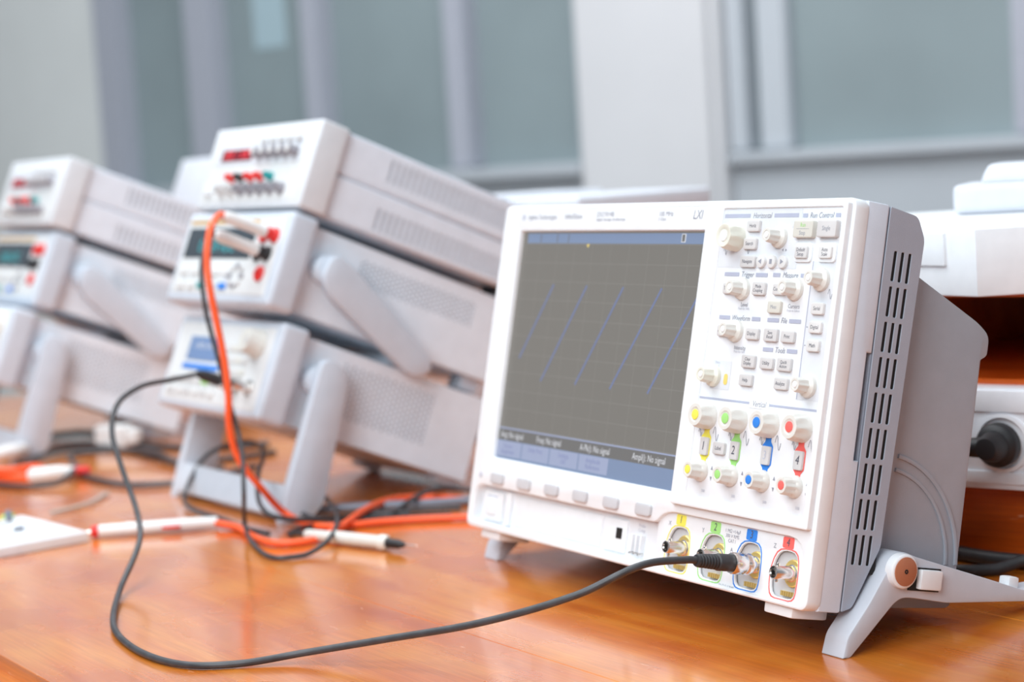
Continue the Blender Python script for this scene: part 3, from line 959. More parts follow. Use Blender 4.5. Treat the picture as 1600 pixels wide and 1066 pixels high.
def power_supply(label, mtx, group):
    t = thing('power_supply', label, 'power supply', mtx, group)
    h = 0.0928
    rbox('front_bezel', (0, UW, 0, h, -0.0323, 0), M['psuwhite'], t, 0.003, 3)
    zb0, zb1 = -0.305, -0.030
    rbox('lower_case', (0.009, UW - 0.009, 0.0015, 0.0460, zb0, zb1), M['psubody'], t, 0.0012)
    rbox('upper_case', (0.009, UW - 0.009, 0.0478, h - 0.0012, zb0, zb1), M['psubody'], t, 0.0012)
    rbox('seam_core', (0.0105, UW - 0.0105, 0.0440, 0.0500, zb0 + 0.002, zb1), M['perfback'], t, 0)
    # slotted side panels, proud of the cases so that the slots have depth
    for ya, yb, sa, sb in ((0.0500, 0.0895, 0.0590, 0.0825), (0.0040, 0.0440, 0.0070, 0.0300)):
        holes = []
        for k in range(26):
            z = -0.092 - k * 0.0078
            holes.append([(sa, z), (sb, z), (sb, z - 0.0036), (sa, z - 0.0036)])
        for xa in (UW - 0.0089, 0.0075):
            slot_panel('vent_panel', xa, xa + 0.0014, ya, yb, zb0 + 0.003, zb1 - 0.001, holes, M['psubody'], t)
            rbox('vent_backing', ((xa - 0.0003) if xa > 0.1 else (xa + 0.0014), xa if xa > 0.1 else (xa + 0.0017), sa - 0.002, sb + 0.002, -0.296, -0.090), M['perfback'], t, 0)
    # front panel
    rbox('panel_plate', (0.012, UW - 0.012, 0.0070, h - 0.008, -0.001, 0.0006), M['panelcream'], t, 0.0004)
    rbox('upper_panel', (0.020, UW - 0.022, 0.0480, h - 0.0120, 0, 0.0012), M['zone'], t, 0.0004)
    d = rbox('display', (0.0360, 0.1090, 0.0530, 0.0660, 0.0005, 0.0022), M['led'], t, 0.0006, label='dark red numeric display')
    for s, x in (('05.0', 0.0540), ('0.00', 0.0910)):
        text('digits', s, x, 0.0595, 0.0024, 0.0125, M['leddigit'], d, 'CENTER', 0.15, 0.95)
    for k in range(5):
        x = 0.1300 + k * 0.0195
        kb = lathe('knob', [(0.0062, 0), (0.0062, 0.010), (0.0052, 0.0115), (0.0020, 0.0115)], M['greypl'], t, 16, at(x, 0.0585, 0.001), (0, 1, 0.1, 6))
        lathe('knob_cap', [(0.0040, 0.0112), (0.0040, 0.0122), (0.0030, 0.0124)], M['keylight'], kb, 12, at(x, 0.0585, 0.001))
        rbox('push_button', (x - 0.0055, x + 0.0055, 0.0700, 0.0755, 0.0005, 0.0050), M['key'], t, 0.0008)
    for x, c in ((0.0776, 'redpl'), (0.0990, 'blackpl'), (0.1223, 'redpl'), (0.1450, 'redpl'), (0.1677, 'teal')):
        p = lathe('binding_post', [(0.0052, 0), (0.0052, 0.003), (0.0043, 0.004), (0.0043, 0.0090), (0.0034, 0.0100), (0.0015, 0.0100)], M[c], t, 12, at(x, 0.0325, 0.0005), (2, 3, 0.15, 6))
    for k in range(7):
        x = 0.0640 + k * 0.0225
        c = 'greypl' if k > 1 else 'key'
        lathe('terminal', [(0.0068, 0), (0.0068, 0.003), (0.0052, 0.004), (0.0052, 0.011), (0.0030, 0.0115), (0.0030, 0.006)], M[c], t, 12, at(x, 0.0190, 0.0005))
    sw = rbox('power_switch', (0.0200, 0.0360, 0.0150, 0.0285, 0.0003, 0.0045), M['white'], t, 0.0010)
    rbox('switch_mark', (0.0270, 0.0285, 0.0180, 0.0250, 0.0042, 0.0047), M['key'], sw, 0)
    for x in (0.02, UW - 0.045):
        rbox('foot', (x, x + 0.025, -0.0075, 0.0030, -0.285, -0.262), M['blackpl'], t, 0.001)
    return t


def perf_holes(y0, y1, z0, z1, step, r):
    out = []
    row = 0
    z = z0
    while z > z1:
        y = y0 + (step / 2 if row % 2 else 0)
        while y < y1:
            out.append([(y + r * math.cos(a * math.pi / 3), z + r * math.sin(a * math.pi / 3)) for a in range(6)])
            y += step
        z -= step * 0.87
        row += 1
    return out


def bail(t, name, poly, bars, h):
    """two side arms with pivots, plus cross bar(s)"""
    st = D.objects.new(name, None)
    COL.objects.link(st)
    st.parent = t
    for x0, x1 in ((UW - 0.002, UW + 0.012), (-0.012, 0.002)):
        plate('arm', poly, [], x0, x1, M['bumper'], st, 0.003, 'yzx')
    for b in bars:
        rbox('cross_bar', b, M['bumper'], st, 0.004)
    return st


def bench_case(t, h, depth, perf, step):
    rbox('front_bumper', (0, UW, 0, h, -0.0325, 0), M['bumper'], t, 0.0075, 4)
    yb0, yb1 = 0.0055, h - 0.0050
    rbox('case', (0.018, UW - 0.0190, yb0, yb1, -depth, -0.020), M['bumper2'], t, 0.0015)
    holes = perf_holes(perf[0], perf[1], perf[2], perf[3], step, step * 0.36)
    for xa in (UW - 0.0188, 0.0164):
        slot_panel('vent_panel', xa, xa + 0.0016, yb0 + 0.001, yb1 - 0.001, -depth + 0.002, -0.030, holes, M['bumper2'], t)
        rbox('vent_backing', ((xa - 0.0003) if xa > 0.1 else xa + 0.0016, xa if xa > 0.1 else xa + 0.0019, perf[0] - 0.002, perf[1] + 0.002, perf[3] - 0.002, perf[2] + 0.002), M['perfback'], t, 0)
    for x0, x1 in ((UW - 0.021, UW - 0.004), (0.004, 0.021)):
        lathe('pivot_hub', [(0.016, 0), (0.016, 0.022), (0.013, 0.026), (0.004, 0.026)], M['bumper'], t, 24,
              at(UW - 0.026 if x0 > 0.1 else 0.026, h * 0.5 + 0.006, -0.058) @ Matrix.Rotation(math.radians(90 if x0 > 0.1 else -90), 4, 'Y'))


def multimeter(label, mtx, group, leads=True):
    t = thing('bench_multimeter', label, 'multimeter', mtx, group)
    h = 0.1013
    bench_case(t, h, 0.295, (0.0570, 0.0820, -0.100, -0.245), 0.0052)
    rbox('panel_plate', (0.010, UW - 0.012, 0.0100, h - 0.0085, -0.002, 0.0008), M['panelcream'], t, 0.002, 3)
    rbox('gold_strip', (0.014, 0.180, 0.0868, 0.0915, 0.0005, 0.0014), M['gold2'], t, 0.0003)
    d = rbox('display', (0.0170, 0.1780, 0.0490, 0.0825, 0.0004, 0.0018), M['lcd'], t, 0.0008, label='dark display with teal digits')
    text('digits', '0.0024 VDC', 0.0950, 0.0620, 0.0020, 0.0200, M['lcddigit'], d, 'CENTER', 0, 0.85)
    for x, y, c in ((0.2227, 0.0735, 'redpl'), (0.1990, 0.0735, 'redpl'), (0.2169, 0.0541, 'blackpl'), (0.1960, 0.0541, 'blackpl'), (0.2130, 0.0330, 'redpl')):
        j = lathe('input_jack', [(0.0080, 0), (0.0080, 0.0030), (0.0066, 0.0042), (0.0036, 0.0042), (0.0036, 0.0005)], M[c], t, 16, at(x, y, 0.0006))
    for k in range(8):
        a = k * math.pi / 4
        rbox('arrow_key', (0.1600 + 0.0135 * math.cos(a) - 0.0035, 0.1600 + 0.0135 * math.cos(a) + 0.0035,
                           0.0300 + 0.0110 * math.sin(a) - 0.0022, 0.0300 + 0.0110 * math.sin(a) + 0.0022, 0.0005, 0.0035), M['greypl'] if k % 2 == 0 else M['key'], t, 0.0006)
    for k in range(5):
        for r_ in range(2):
            m = M['teal'] if (k == 2 and r_ == 0) else (M['blue'] if (k == 4 and r_ == 0) else M['keylight'])
            rbox('key', (0.0260 + k * 0.0255, 0.0420 + k * 0.0255, 0.0150 + r_ * 0.0150, 0.0220 + r_ * 0.0150, 0.0005, 0.0035), m, t, 0.0008)
    arm = rpoly([(0.075, -0.052), (0.064, -0.083), (0.004, -0.196), (-0.010, -0.198), (-0.020, -0.178), (0.030, -0.060), (0.048, -0.045)], 0.012)
    bail(t, 'carry_handle', arm, [(0.000, UW, -0.0080, 0.0040, -0.194, -0.180)], h)
    for x in (0.03, UW - 0.055):
        rbox('foot', (x, x + 0.025, -0.0090, 0.0070, -0.285, -0.262), M['bumper'], t, 0.001)
    return t


def generator(label, mtx, group):
    t = thing('function_generator', label, 'signal generator', mtx, group)
    h = 0.1023
    bench_case(t, h, 0.268, (0.0310, 0.0840, -0.090, -0.206), 0.0058)
    rbox('panel_plate', (0.010, UW - 0.012, 0.0075, h - 0.0075, -0.002, 0.0008), M['panelcream'], t, 0.002, 3)
    d = rbox('display', (0.0450, 0.1180, 0.0530, 0.0790, 0.0004, 0.0018), M['lcdblue'], t, 0.0008, label='small blue display')
    text('digits', '1.000,0 kHz', 0.0810, 0.0690, 0.0020, 0.0095, M['s_text'], d, 'CENTER')
    rbox('key_strip', (0.0420, 0.1280, 0.0430, 0.0490, 0.0004, 0.0020), M['blue'], t, 0.0006)
    k = lathe('dial', [(0.0150, 0), (0.0150, 0.004), (0.0135, 0.006), (0.0128, 0.016), (0.0110, 0.018), (0.004, 0.018)], M['ivory'], t, 28, at(0.2049, 0.0762, 0.0006), (2, 3, 0.06, 12))
    lathe('dial_dimple', [(0.0040, 0.0175), (0.0040, 0.0184), (0.0030, 0.0186)], M['key'], k, 12, at(0.2049 + 0.005, 0.0762, 0.0006))
    for r_ in range(3):
        for c in range(4):
            rbox('key', (0.1400 + c * 0.0130, 0.1500 + c * 0.0130, 0.0420 + r_ * 0.0120, 0.0490 + r_ * 0.0120, 0.0005, 0.0034), M['keylight'] if (r_ + c) % 3 else M['ivory'], t, 0.0008)
    for r_ in range(2):
        for c in range(6):
            rbox('key', (0.0220 + c * 0.0200, 0.0360 + c * 0.0200, 0.0150 + r_ * 0.0130, 0.0225 + r_ * 0.0130, 0.0005, 0.0034), M['keylight'] if c % 2 else M['green'] if (c == 4 and r_ == 1) else M['key'], t, 0.0008)
    for x, y in ((0.1852, 0.0306), (0.2120, 0.0306)):
        lathe('output_socket', [(0.0085, 0), (0.0085, 0.0025), (0.0052, 0.003), (0.0050, 0.012), (0.0046, 0.020), (0.0038, 0.020), (0.0038, 0.012), (0.0014, 0.012), (0.0014, 0.017)],
              M['metal'], t, 18, at(x, y, 0.0006))
    arm = rpoly([(0.080, -0.047), (0.080, -0.070), (0.062, -0.083), (-0.060, -0.094), (-0.0812, -0.0837), (-0.0930, -0.0530), (-0.055, -0.0500), (0.055, -0.047)],
                [0.012, 0.012, 0.014, 0.005, 0.003, 0.003, 0.004, 0.012])
    bail(t, 'tilt_stand', arm, [(-0.010, UW + 0.010, -0.0850, -0.0520, -0.0700, -0.0520)], h)
    for x in (0.03, UW - 0.055):
        rbox('foot', (x, x + 0.025, -0.0010, 0.0070, -0.266, -0.240), M['bumper'], t, 0.001)
    return t


SY, ST, SO = math.radians(56.247), math.radians(23.23), Vector((-0.39265, 2.08255, 0.10572))
LY, LT, LO = math.radians(58.62), math.radians(22.6), Vector((-0.79229, 2.64226, 0.10560))
generator('grey signal generator on tilt stand at the bottom of the stack nearest the oscilloscope', unit_matrix(SY, ST, SO, (0, 0, 0)), 'signal generators')
multimeter('grey bench multimeter with orange lead plugged in, middle of the stack nearest the oscilloscope', unit_matrix(SY, ST, SO, (-0.0025, 0.1102, 0.0246)), 'bench multimeters')
power_supply('white power supply with dark red display on top of the stack nearest the oscilloscope', unit_matrix(SY, ST, SO, (-0.0025, 0.2164, 0.0223)), 'power supplies')
generator('grey signal generator at the bottom of the blurred stack at the left edge', unit_matrix(LY, LT, LO, (0, 0, 0)), 'signal generators')
multimeter('grey bench multimeter in the middle of the blurred stack at the left edge', unit_matrix(LY, LT, LO, (-0.0025, 0.1102, -0.0211)), 'bench multimeters')
power_supply('white power supply on top of the blurred stack at the left edge', unit_matrix(LY, LT, LO, (-0.0025, 0.2164, -0.0110)), 'power supplies')
STACK = frame_matrix(SY, ST, SO)
LSTACK = frame_matrix(LY, LT, LO)

# ================================================================== CABLES AND LEADS
FLOORZ = 0.0028


def cable_thing(name, label, cat, pts, r, m, group=None, floor=None, k=8):
    o = tube(name, pts, r, M[m], None, 10, k, True, None, r + 0.0002 if floor is None else floor)
    return tag(o, label, cat, group)


# coax from channel 3 to the signal generator
cx = thing('coaxial_cable', 'long black coaxial cable looping from channel 3 of the oscilloscope to the stack', 'cable', Matrix.Identity(4))


def S(x, y, z):
    return SCOPE @ Vector((x, y, z))


P0 = S(AX[2], BY, 0.0)
zdir = SCOPE.to_3x3() @ Vector((0, 0, 1))
sock = aim(P0 + zdir * 0.0005, P0 + zdir)
lathe('bayonet_collar', [(0.0060, 0.0), (0.0076, 0.001), (0.0076, 0.004), (0.0068, 0.005), (0.0068, 0.0060), (0.0076, 0.0070), (0.0076, 0.0155), (0.0070, 0.0165), (0.0055, 0.0165)],
      M['metal'], cx, 32, sock, (5, 6, 0.06, 16))
prof = [(0.0052, 0.0155), (0.0060, 0.0165), (0.0060, 0.0280)]
for k in range(7):
    z0 = 0.0290 + k * 0.0024
    prof += [(0.0054 - k * 0.00012, z0), (0.0046 - k * 0.0001, z0 + 0.0004), (0.0046 - k * 0.0001, z0 + 0.0012), (0.0054 - k * 0.00012, z0 + 0.0016)]
prof += [(0.0040, 0.0465), (0.0026, 0.0468)]
lathe('strain_relief', prof, M['rubber'], cx, 24, sock)
zs2 = STACK.to_3x3() @ Vector((0, 0, 1))
Q0 = STACK @ Vector((0.1852, 0.0306, 0.006))
sock2 = aim(Q0, Q0 + zs2)
lathe('bayonet_collar', [(0.0058, 0.0), (0.0074, 0.001), (0.0074, 0.014), (0.0055, 0.016)], M['metal'], cx, 20, sock2)
lathe('strain_relief', [(0.0052, 0.015), (0.0060, 0.016), (0.0058, 0.034), (0.0035, 0.042)], M['rubber'], cx, 16, sock2)
coax = [P0 + zdir * 0.044, P0 + zdir * 0.054, (0.0770, 1.262, 0.0700), (0.0323, 1.262, 0.0525), (-0.0337, 1.285, 0.0323), (-0.1018, 1.315, 0.0175), (-0.1634, 1.334, 0.0065), (-0.2037, 1.3298, 0.0032), (-0.2406, 1.3343, 0.0028),
        (-0.2731, 1.3634, 0.0028), (-0.3047, 1.4181, 0.0028), (-0.3247, 1.4748, 0.004), (-0.3417, 1.59, 0.0072), (-0.3365, 1.66, 0.0339), (-0.3448, 1.7, 0.0527),
        (-0.3636, 1.74, 0.0882), (-0.3761, 1.77, 0.1173), (-0.3742, 1.8, 0.1404), (-0.3558, 1.82, 0.1527), (-0.3324, 1.845, 0.1545), Q0 + zs2 * 0.040]
tube('cable', coax, 0.0026, M['coax'], cx, 12, 10, True, None, 0.0027)

# meter leads: a white plug in the jack, then the flexible wire
def meter_lead(label, jack, pts, wire, ring, group=None):
    t = thing('test_lead', label, 'test lead', Matrix.Identity(4), group)
    j = STACK @ (Vector((-0.0025, 0.1102, 0.0246)) + Vector(jack))
    m = aim(j, j + zs2)
    lathe('plug_ring', [(0.0045, 0.003), (0.0062, 0.004), (0.0062, 0.012), (0.0050, 0.013)], M[ring], t, 16, m)
    lathe('plug', [(0.0050, 0.012), (0.0066, 0.013), (0.0060, 0.030), (0.0066, 0.052), (0.0050, 0.060), (0.0026, 0.061)], M['probewhite'], t, 16, m)
    tube('wire', [j + zs2 * 0.058, j + zs2 * 0.064] + pts, 0.0034 if wire == 'orange' else 0.0023, M[wire], t, 10, 8, True, None, 0.0031)
    return t


meter_lead('orange test lead hanging from the near multimeter down to the table', (0.2227, 0.0735, 0.001),
           [(-0.2830, 1.858, 0.2990), (-0.2860, 1.845, 0.2800), (-0.2870, 1.84, 0.2600), (-0.2852, 1.835, 0.2416), (-0.2814, 1.835, 0.2106), (-0.2769, 1.835, 0.1732), (-0.2754, 1.835, 0.1359), (-0.2777, 1.84, 0.1074), (-0.2722, 1.845, 0.075),
            (-0.2517, 1.85, 0.0414), (-0.2355, 1.88, 0.012), (-0.2074, 1.8489, 0.004), (-0.1779, 1.8324, 0.004), (-0.1351, 1.8412, 0.004), (-0.0977, 1.842, 0.004), (-0.0509, 1.8361, 0.004), (-0.0168, 1.8312, 0.004)],
           'orange', 'redpl')
meter_lead('thin black test lead from the near multimeter looping on the table', (0.2169, 0.0541, 0.001),
           [(-0.2920, 1.868, 0.2790), (-0.2950, 1.855, 0.2600), (-0.2945, 1.850, 0.2383), (-0.2929, 1.85, 0.2167), (-0.2873, 1.85, 0.1853), (-0.2817, 1.85, 0.1538), (-0.276, 1.85, 0.1223), (-0.2698, 1.845, 0.0975), (-0.2651, 1.825, 0.0753),
            (-0.2626, 1.8, 0.0476), (-0.2688, 1.8332, 0.011), (-0.249, 1.7572, 0.003), (-0.2245, 1.7004, 0.003), (-0.1989, 1.7038, 0.003), (-0.1794, 1.73, 0.01), (-0.1779, 1.8192, 0.014),
            (-0.1936, 1.9121, 0.014), (-0.218, 1.9974, 0.014), (-0.2393, 2.025, 0.012), (-0.2424, 1.9822, 0.008), (-0.2275, 1.9033, 0.010), (-0.201, 1.879, 0.004), (-0.1577, 1.8955, 0.003),
            (-0.1131, 1.9012, 0.003), (-0.0616, 1.8975, 0.003)], 'coax', 'blackpl')
cable_thing('black_wire', 'black wire arching over the tilt stand foot of the near stack', 'wire',
            [(-0.1122, 1.8848, 0.004), (-0.1629, 1.8814, 0.004), (-0.2149, 1.8358, 0.012), (-0.2405, 1.8218, 0.02), (-0.2549, 1.8443, 0.03), (-0.2589, 1.8773, 0.05), (-0.2637, 1.9692, 0.06),
             (-0.2906, 2.0635, 0.06), (-0.3178, 2.0805, 0.055), (-0.3411, 2.0808, 0.045), (-0.3560, 2.0600, 0.025), (-0.3600, 2.0300, 0.008), (-0.3447, 1.9850, 0.004), (-0.3012, 1.9131, 0.003),
             (-0.2716, 1.8556, 0.003), (-0.2448, 1.8207, 0.003)], 0.0024, 'coax')
cable_thing('grey_cable', 'straight grey cable on the table running behind the oscilloscope', 'cable',
            [(-0.2341, 1.9217, 0.005), (-0.1921, 1.9251, 0.005), (-0.1401, 1.925, 0.005), (-0.0879, 1.9211, 0.005), (-0.036, 1.9247, 0.005)], 0.0045, 'greycable')
cable_thing('black_wire', 'short black wire bowed up beside the left edge of the oscilloscope', 'wire',
            [(-0.1374, 1.8574, 0.003), (-0.1249, 1.8854, 0.006), (-0.1097, 1.9117, 0.012), (-0.0884, 1.9531, 0.014), (-0.0663, 1.98, 0.008), (-0.0297, 1.9662, 0.004)], 0.0026, 'coax')

# white probe with orange lead
wp = thing('test_probe', 'white test probe with red bands lying next to the breadboard, on an orange lead', 'test probe', Matrix.Identity(4))
a, b = Vector((-0.4238, 1.8704, 0.0068)), Vector((-0.3026, 1.8804, 0.0068))
ln = (b - a).length
lathe('grip', [(0.0040, 0.004), (0.0060, 0.006), (0.0060, 0.030), (0.0066, 0.034), (0.0062, 0.040), (0.0062, 0.095), (0.0054, ln)], M['probewhite'], wp, 16, aim(a, b))
lathe('red_band', [(0.0050, -0.002), (0.0062, 0.0), (0.0062, 0.004), (0.0050, 0.006)], M['redpl'], wp, 16, aim(a, b))
lathe('tip', [(0.0004, -0.022), (0.0009, -0.018), (0.0009, 0.0)], M['metal'], wp, 8, aim(a, b))
rbox('red_mark', (-0.356, -0.338, 1.8690, 1.8712, 0.0048, 0.0075), M['redpl'], wp, 0.0004)
tube('wire', [b - (b - a).normalized() * 0.004, (-0.2809, 1.8601, 0.004), (-0.2584, 1.8073, 0.004), (-0.232, 1.7649, 0.004), (-0.1965, 1.7687, 0.004), (-0.1753, 1.8041, 0.008), (-0.1559, 1.8778, 0.01),
              (-0.1342, 1.9394, 0.008), (-0.1028, 1.9659, 0.004), (-0.0524, 1.9326, 0.004), (-0.0102, 1.9027, 0.004)], 0.0034, M['orange'], wp, 10, 8, True, None, 0.0031)
# grey-white probe with black tip
gp = thing('test_probe', 'ivory test probe with black nose and bare needle tip on the table beside the oscilloscope', 'test probe', Matrix.Identity(4))
a, b = Vector((-0.205, 1.7829, 0.0075)), Vector((-0.1212, 1.7116, 0.0075))
ln = (b - a).length
m = aim(a, b)
lathe('grip', [(0.0035, 0), (0.0048, 0.003), (0.0050, 0.03), (0.0060, 0.035), (0.0060, ln - 0.014), (0.0072, ln - 0.012), (0.0072, ln - 0.006), (0.0058, ln - 0.003)], M['ivory'], gp, 18, m)
lathe('nose', [(0.0046, ln - 0.004), (0.0044, ln + 0.010), (0.0024, ln + 0.017), (0.0012, ln + 0.018)], M['blackpl'], gp, 14, m)
lathe('tip', [(0.0009, ln + 0.017), (0.0009, ln + 0.029), (0.0002, ln + 0.033)], M['metal'], gp, 8, m)
tube('wire', [a + (b - a).normalized() * 0.003, (-0.2140, 1.7920, 0.0068), (-0.2240, 1.806, 0.004), (-0.2150, 1.835, 0.0035), (-0.1800, 1.8560, 0.0035), (-0.1300, 1.8640, 0.0035), (-0.0700, 1.8600, 0.0035)], 0.0024, M['rubber'], gp, 8, 8, True, None, 0.0026)

# cables on the table between the two stacks
cable_thing('black_cable', 'rearmost black cable stretched across the table between the two stacks', 'cable',
            [(-0.7345, 2.6405, 0.004), (-0.6628, 2.6385, 0.006), (-0.601, 2.641, 0.008), (-0.521, 2.5476, 0.004), (-0.4657, 2.4773, 0.004), (-0.3926, 2.4349, 0.004), (-0.319, 2.4369, 0.004)], 0.0042, 'coax', 'black cables between the stacks')
cable_thing('black_cable', 'black cable just in front of the white connector between the two stacks', 'cable',
            [(-0.6207, 2.3956, 0.004), (-0.6078, 2.4792, 0.006), (-0.5667, 2.5205, 0.004), (-0.5029, 2.4539, 0.004), (-0.4073, 2.3247, 0.004), (-0.3537, 2.3333, 0.004), (-0.3022, 2.3642, 0.004)], 0.0036, 'coax', 'black cables between the stacks')
cable_thing('black_cable', 'nearest black cable bowing forward on the table between the two stacks', 'cable',
            [(-0.5462, 2.3503, 0.004), (-0.5149, 2.2603, 0.004), (-0.449, 2.1761, 0.004), (-0.3887, 2.1664, 0.004), (-0.3563, 2.1943, 0.004), (-0.3125, 2.2568, 0.004)], 0.0032, 'coax', 'black cables between the stacks')
cable_thing('black_cable', 'black cable coiling around the red-tipped white plug at the left', 'cable',
            [(-0.6299, 2.2488, 0.004), (-0.5749, 2.2101, 0.004), (-0.5375, 2.2094, 0.006), (-0.5313, 2.2761, 0.0120), (-0.5599, 2.3841, 0.0125), (-0.533, 2.4022, 0.0125), (-0.4663, 2.3901, 0.0125),
             (-0.3905, 2.2686, 0.004), (-0.3514, 2.2627, 0.004)], 0.0034, 'coax', 'black cables between the stacks')
for lab, pts in zip(('lowest, nearest orange wire in the bundle at the left edge', 'rear orange wire in the bundle at the left edge', 'topmost orange wire in the bundle at the left edge'), ([(-0.70, 2.335, 0.004), (-0.6553, 2.3146, 0.004), (-0.6094, 2.2874, 0.004), (-0.5795, 2.2921, 0.004), (-0.5700, 2.3250, 0.004)],
            [(-0.72, 2.372, 0.004), (-0.6662, 2.3555, 0.004), (-0.6212, 2.3251, 0.004), (-0.5987, 2.331, 0.004), (-0.5890, 2.345, 0.004)],
            [(-0.69, 2.315, 0.0125), (-0.645, 2.2995, 0.0125), (-0.6106, 2.2900, 0.0125), (-0.5900, 2.3060, 0.0125), (-0.5750, 2.2957, 0.0125)])):
    cable_thing('orange_wire', lab, 'wire', pts, 0.0040, 'orange', 'orange wires in the left bundle')
tag(lathe('plug', [(0.0050, 0.0), (0.0095, 0.004), (0.0105, 0.040), (0.0085, 0.070), (0.0040, 0.075)], M['probewhite'], None, 16, aim((-0.6600, 2.3709, 0.0180), (-0.6327, 2.4321, 0.0180))), 'blunt white plug resting on the orange wires at the left edge', 'plug')
pl = thing('plug', 'tapered white plug with red end beside the orange wires', 'plug', Matrix.Identity(4))
lathe('grip', [(0.0050, 0.0), (0.0092, 0.006), (0.0088, 0.036), (0.0050, 0.058), (0.0020, 0.060)], M['probewhite'], pl, 16, aim((-0.5823, 2.2509, 0.0096), (-0.5294, 2.2669, 0.0096)))
lathe('red_end', [(0.0050, 0.050), (0.0056, 0.054), (0.0046, 0.072), (0.0020, 0.074)], M['redpl'], pl, 14, aim((-0.5823, 2.2509, 0.0096), (-0.5294, 2.2669, 0.0096)))
cable_thing('pale_wire', 'thin pale grey wire curling on the table behind the breadboard', 'wire', [(-0.500, 2.0133, 0.004), (-0.49, 2.0329, 0.003), (-0.4702, 2.0686, 0.003), (-0.4635, 2.1314, 0.003)], 0.0018, 'palegrey')
wc = thing('power_connector', 'chunky white connector standing among the black cables between the stacks', 'connector', frame_matrix(math.radians(20), 0, (-0.5600, 2.5150, 0.0)))
rbox('shell', (0.0, 0.048, 0.0005, 0.032, -0.028, 0), M['probewhite'], wc, 0.008, 4)
rbox('neck', (0.044, 0.062, 0.006, 0.026, -0.022, -0.005), M['probewhite'], wc, 0.004, 3)

# breadboard with a few components
BM = frame_matrix(math.radians(52), 0, (-0.5800, 2.0480, 0.0))
ba = math.radians(128)
e1v, e2v = Vector((math.cos(ba), math.sin(ba), 0)), Vector((-math.sin(ba), math.cos(ba), 0))
BB = Matrix(((e1v.x, e2v.x, 0, -0.4245), (e1v.y, e2v.y, 0, 1.8516), (0, 0, 1, 0), (0, 0, 0, 1)))
bb = thing('breadboard', 'white solderless breadboard with small parts at the lower left edge', 'breadboard', BB)
rbox('base', (0.0, 0.150, 0.0, 0.22, 0.0003, 0.0105), M['white'], bb, 0.0012)
rbox('top_strip', (0.005, 0.070, 0.004, 0.216, 0.0100, 0.0120), M['white'], bb, 0.0006)
rbox('top_strip', (0.080, 0.145, 0.004, 0.216, 0.0100, 0.0120), M['white'], bb, 0.0006)
bm = bmesh.new()
for i in range(60):
    for j in list(range(5)) + list(range(6, 11)):
        x = 0.012 + j * 0.0052 + (0.080 if False else 0)
        y = 0.010 + i * 0.0034
        add_box(bm, x, x + 0.0012, y, y + 0.0012, 0.0119, 0.0121)
        add_box(bm, x + 0.075, x + 0.0762, y, y + 0.0012, 0.0119, 0.0121)
hl = finish('contact_hole', bm, M['inkgrey'], bb, smooth=False)
hl['kind'] = 'stuff'
lathe('capacitor', [(0.0050, 0), (0.0050, 0.011), (0.0040, 0.012)], M['blue'], bb, 14, at(0.122, 0.060, 0.016), label='blue capacitor')
lathe('capacitor', [(0.0035, 0), (0.0035, 0.010), (0.0028, 0.011)], M['greycable'], bb, 14, at(0.118, 0.030, 0.013), label='dark capacitor')
for x, y, m_ in ((0.110, 0.046, 'probewhite'), (0.132, 0.040, 'goldink'), (0.060, 0.050, 'greycable')):
    lathe('resistor', [(0.0014, 0), (0.0020, 0.001), (0.0020, 0.009), (0.0014, 0.010)], M[m_], bb, 10, at(x, y, 0.0145) @ Matrix.Rotation(math.radians(90), 4, 'X'))
lathe('resistor', [(0.0014, 0), (0.0020, 0.001), (0.0020, 0.012), (0.0014, 0.013)], M['green'], bb, 10, at(0.140, 0.028, 0.0145) @ Matrix.Rotation(math.radians(90), 4, 'X'))
tube('jumper_wire', [(0.112, 0.080, 0.012), (0.113, 0.080, 0.022), (0.118, 0.066, 0.030), (0.124, 0.050, 0.024), (0.126, 0.044, 0.012)], 0.0009, M['redpl'], bb, 6, 6)

# ================================================================== RISER SHELF, SOCKETS AND BACKGROUND EQUIPMENT
RY = math.radians(40)
RD = Vector((math.cos(RY), -math.sin(RY), 0))
RN = Vector((math.sin(RY), math.cos(RY), 0))
RM = Matrix(((RD.x, -RN.x, 0, 0.376), (RD.y, -RN.y, 0, 1.506), (0, 0, 1, 0), (0, 0, 0, 1)))   # x along, y towards the camera
rs = thing('riser_shelf', 'reddish wooden shelf riser standing on the table behind the oscilloscope', 'shelf', RM)
rbox('front_board', (-0.150, 0.62, -0.042, -0.020, 0.0, 0.1400), M['panelwood'], rs, 0.001)
rbox('shelf_board', (-0.150, 0.62, -0.480, -0.016, 0.1400, 0.1470), M['panelwood'], rs, 0.001)
rbox('top_board', (-0.150, 0.62, -0.500, -0.014, 0.2125, 0.2160), M['panelwood'], rs, 0.0008)
rbox('rear_board', (-0.150, 0.62, -0.500, -0.480, 0.0, 0.2125), M['panelwood'], rs, 0.001)
rbox('end_board', (0.600, 0.62, -0.480, -0.042, 0.147, 0.2125), M['panelwood'], rs, 0.001)
rbox('end_board', (-0.150, -0.132, -0.480, -0.042, 0.147, 0.2125), M['panelwood'], rs, 0.001)
sb = thing('socket_strip', 'white mains socket strip mounted on the wooden riser', 'socket', RM)
rbox('trunking', (-0.145, 0.40, -0.020, 0.004, 0.0610, 0.1425), M['socket'], sb, 0.003)
rbox('cover_lip', (-0.143, 0.398, 0.003, 0.0060, 0.0660, 0.0760), M['socket'], sb, 0.001)
rbox('cover_lip', (-0.143, 0.398, 0.003, 0.0060, 0.1235, 0.1405), M['socket'], sb, 0.001)
rotp = Matrix.Rotation(math.radians(-90), 4, 'X')
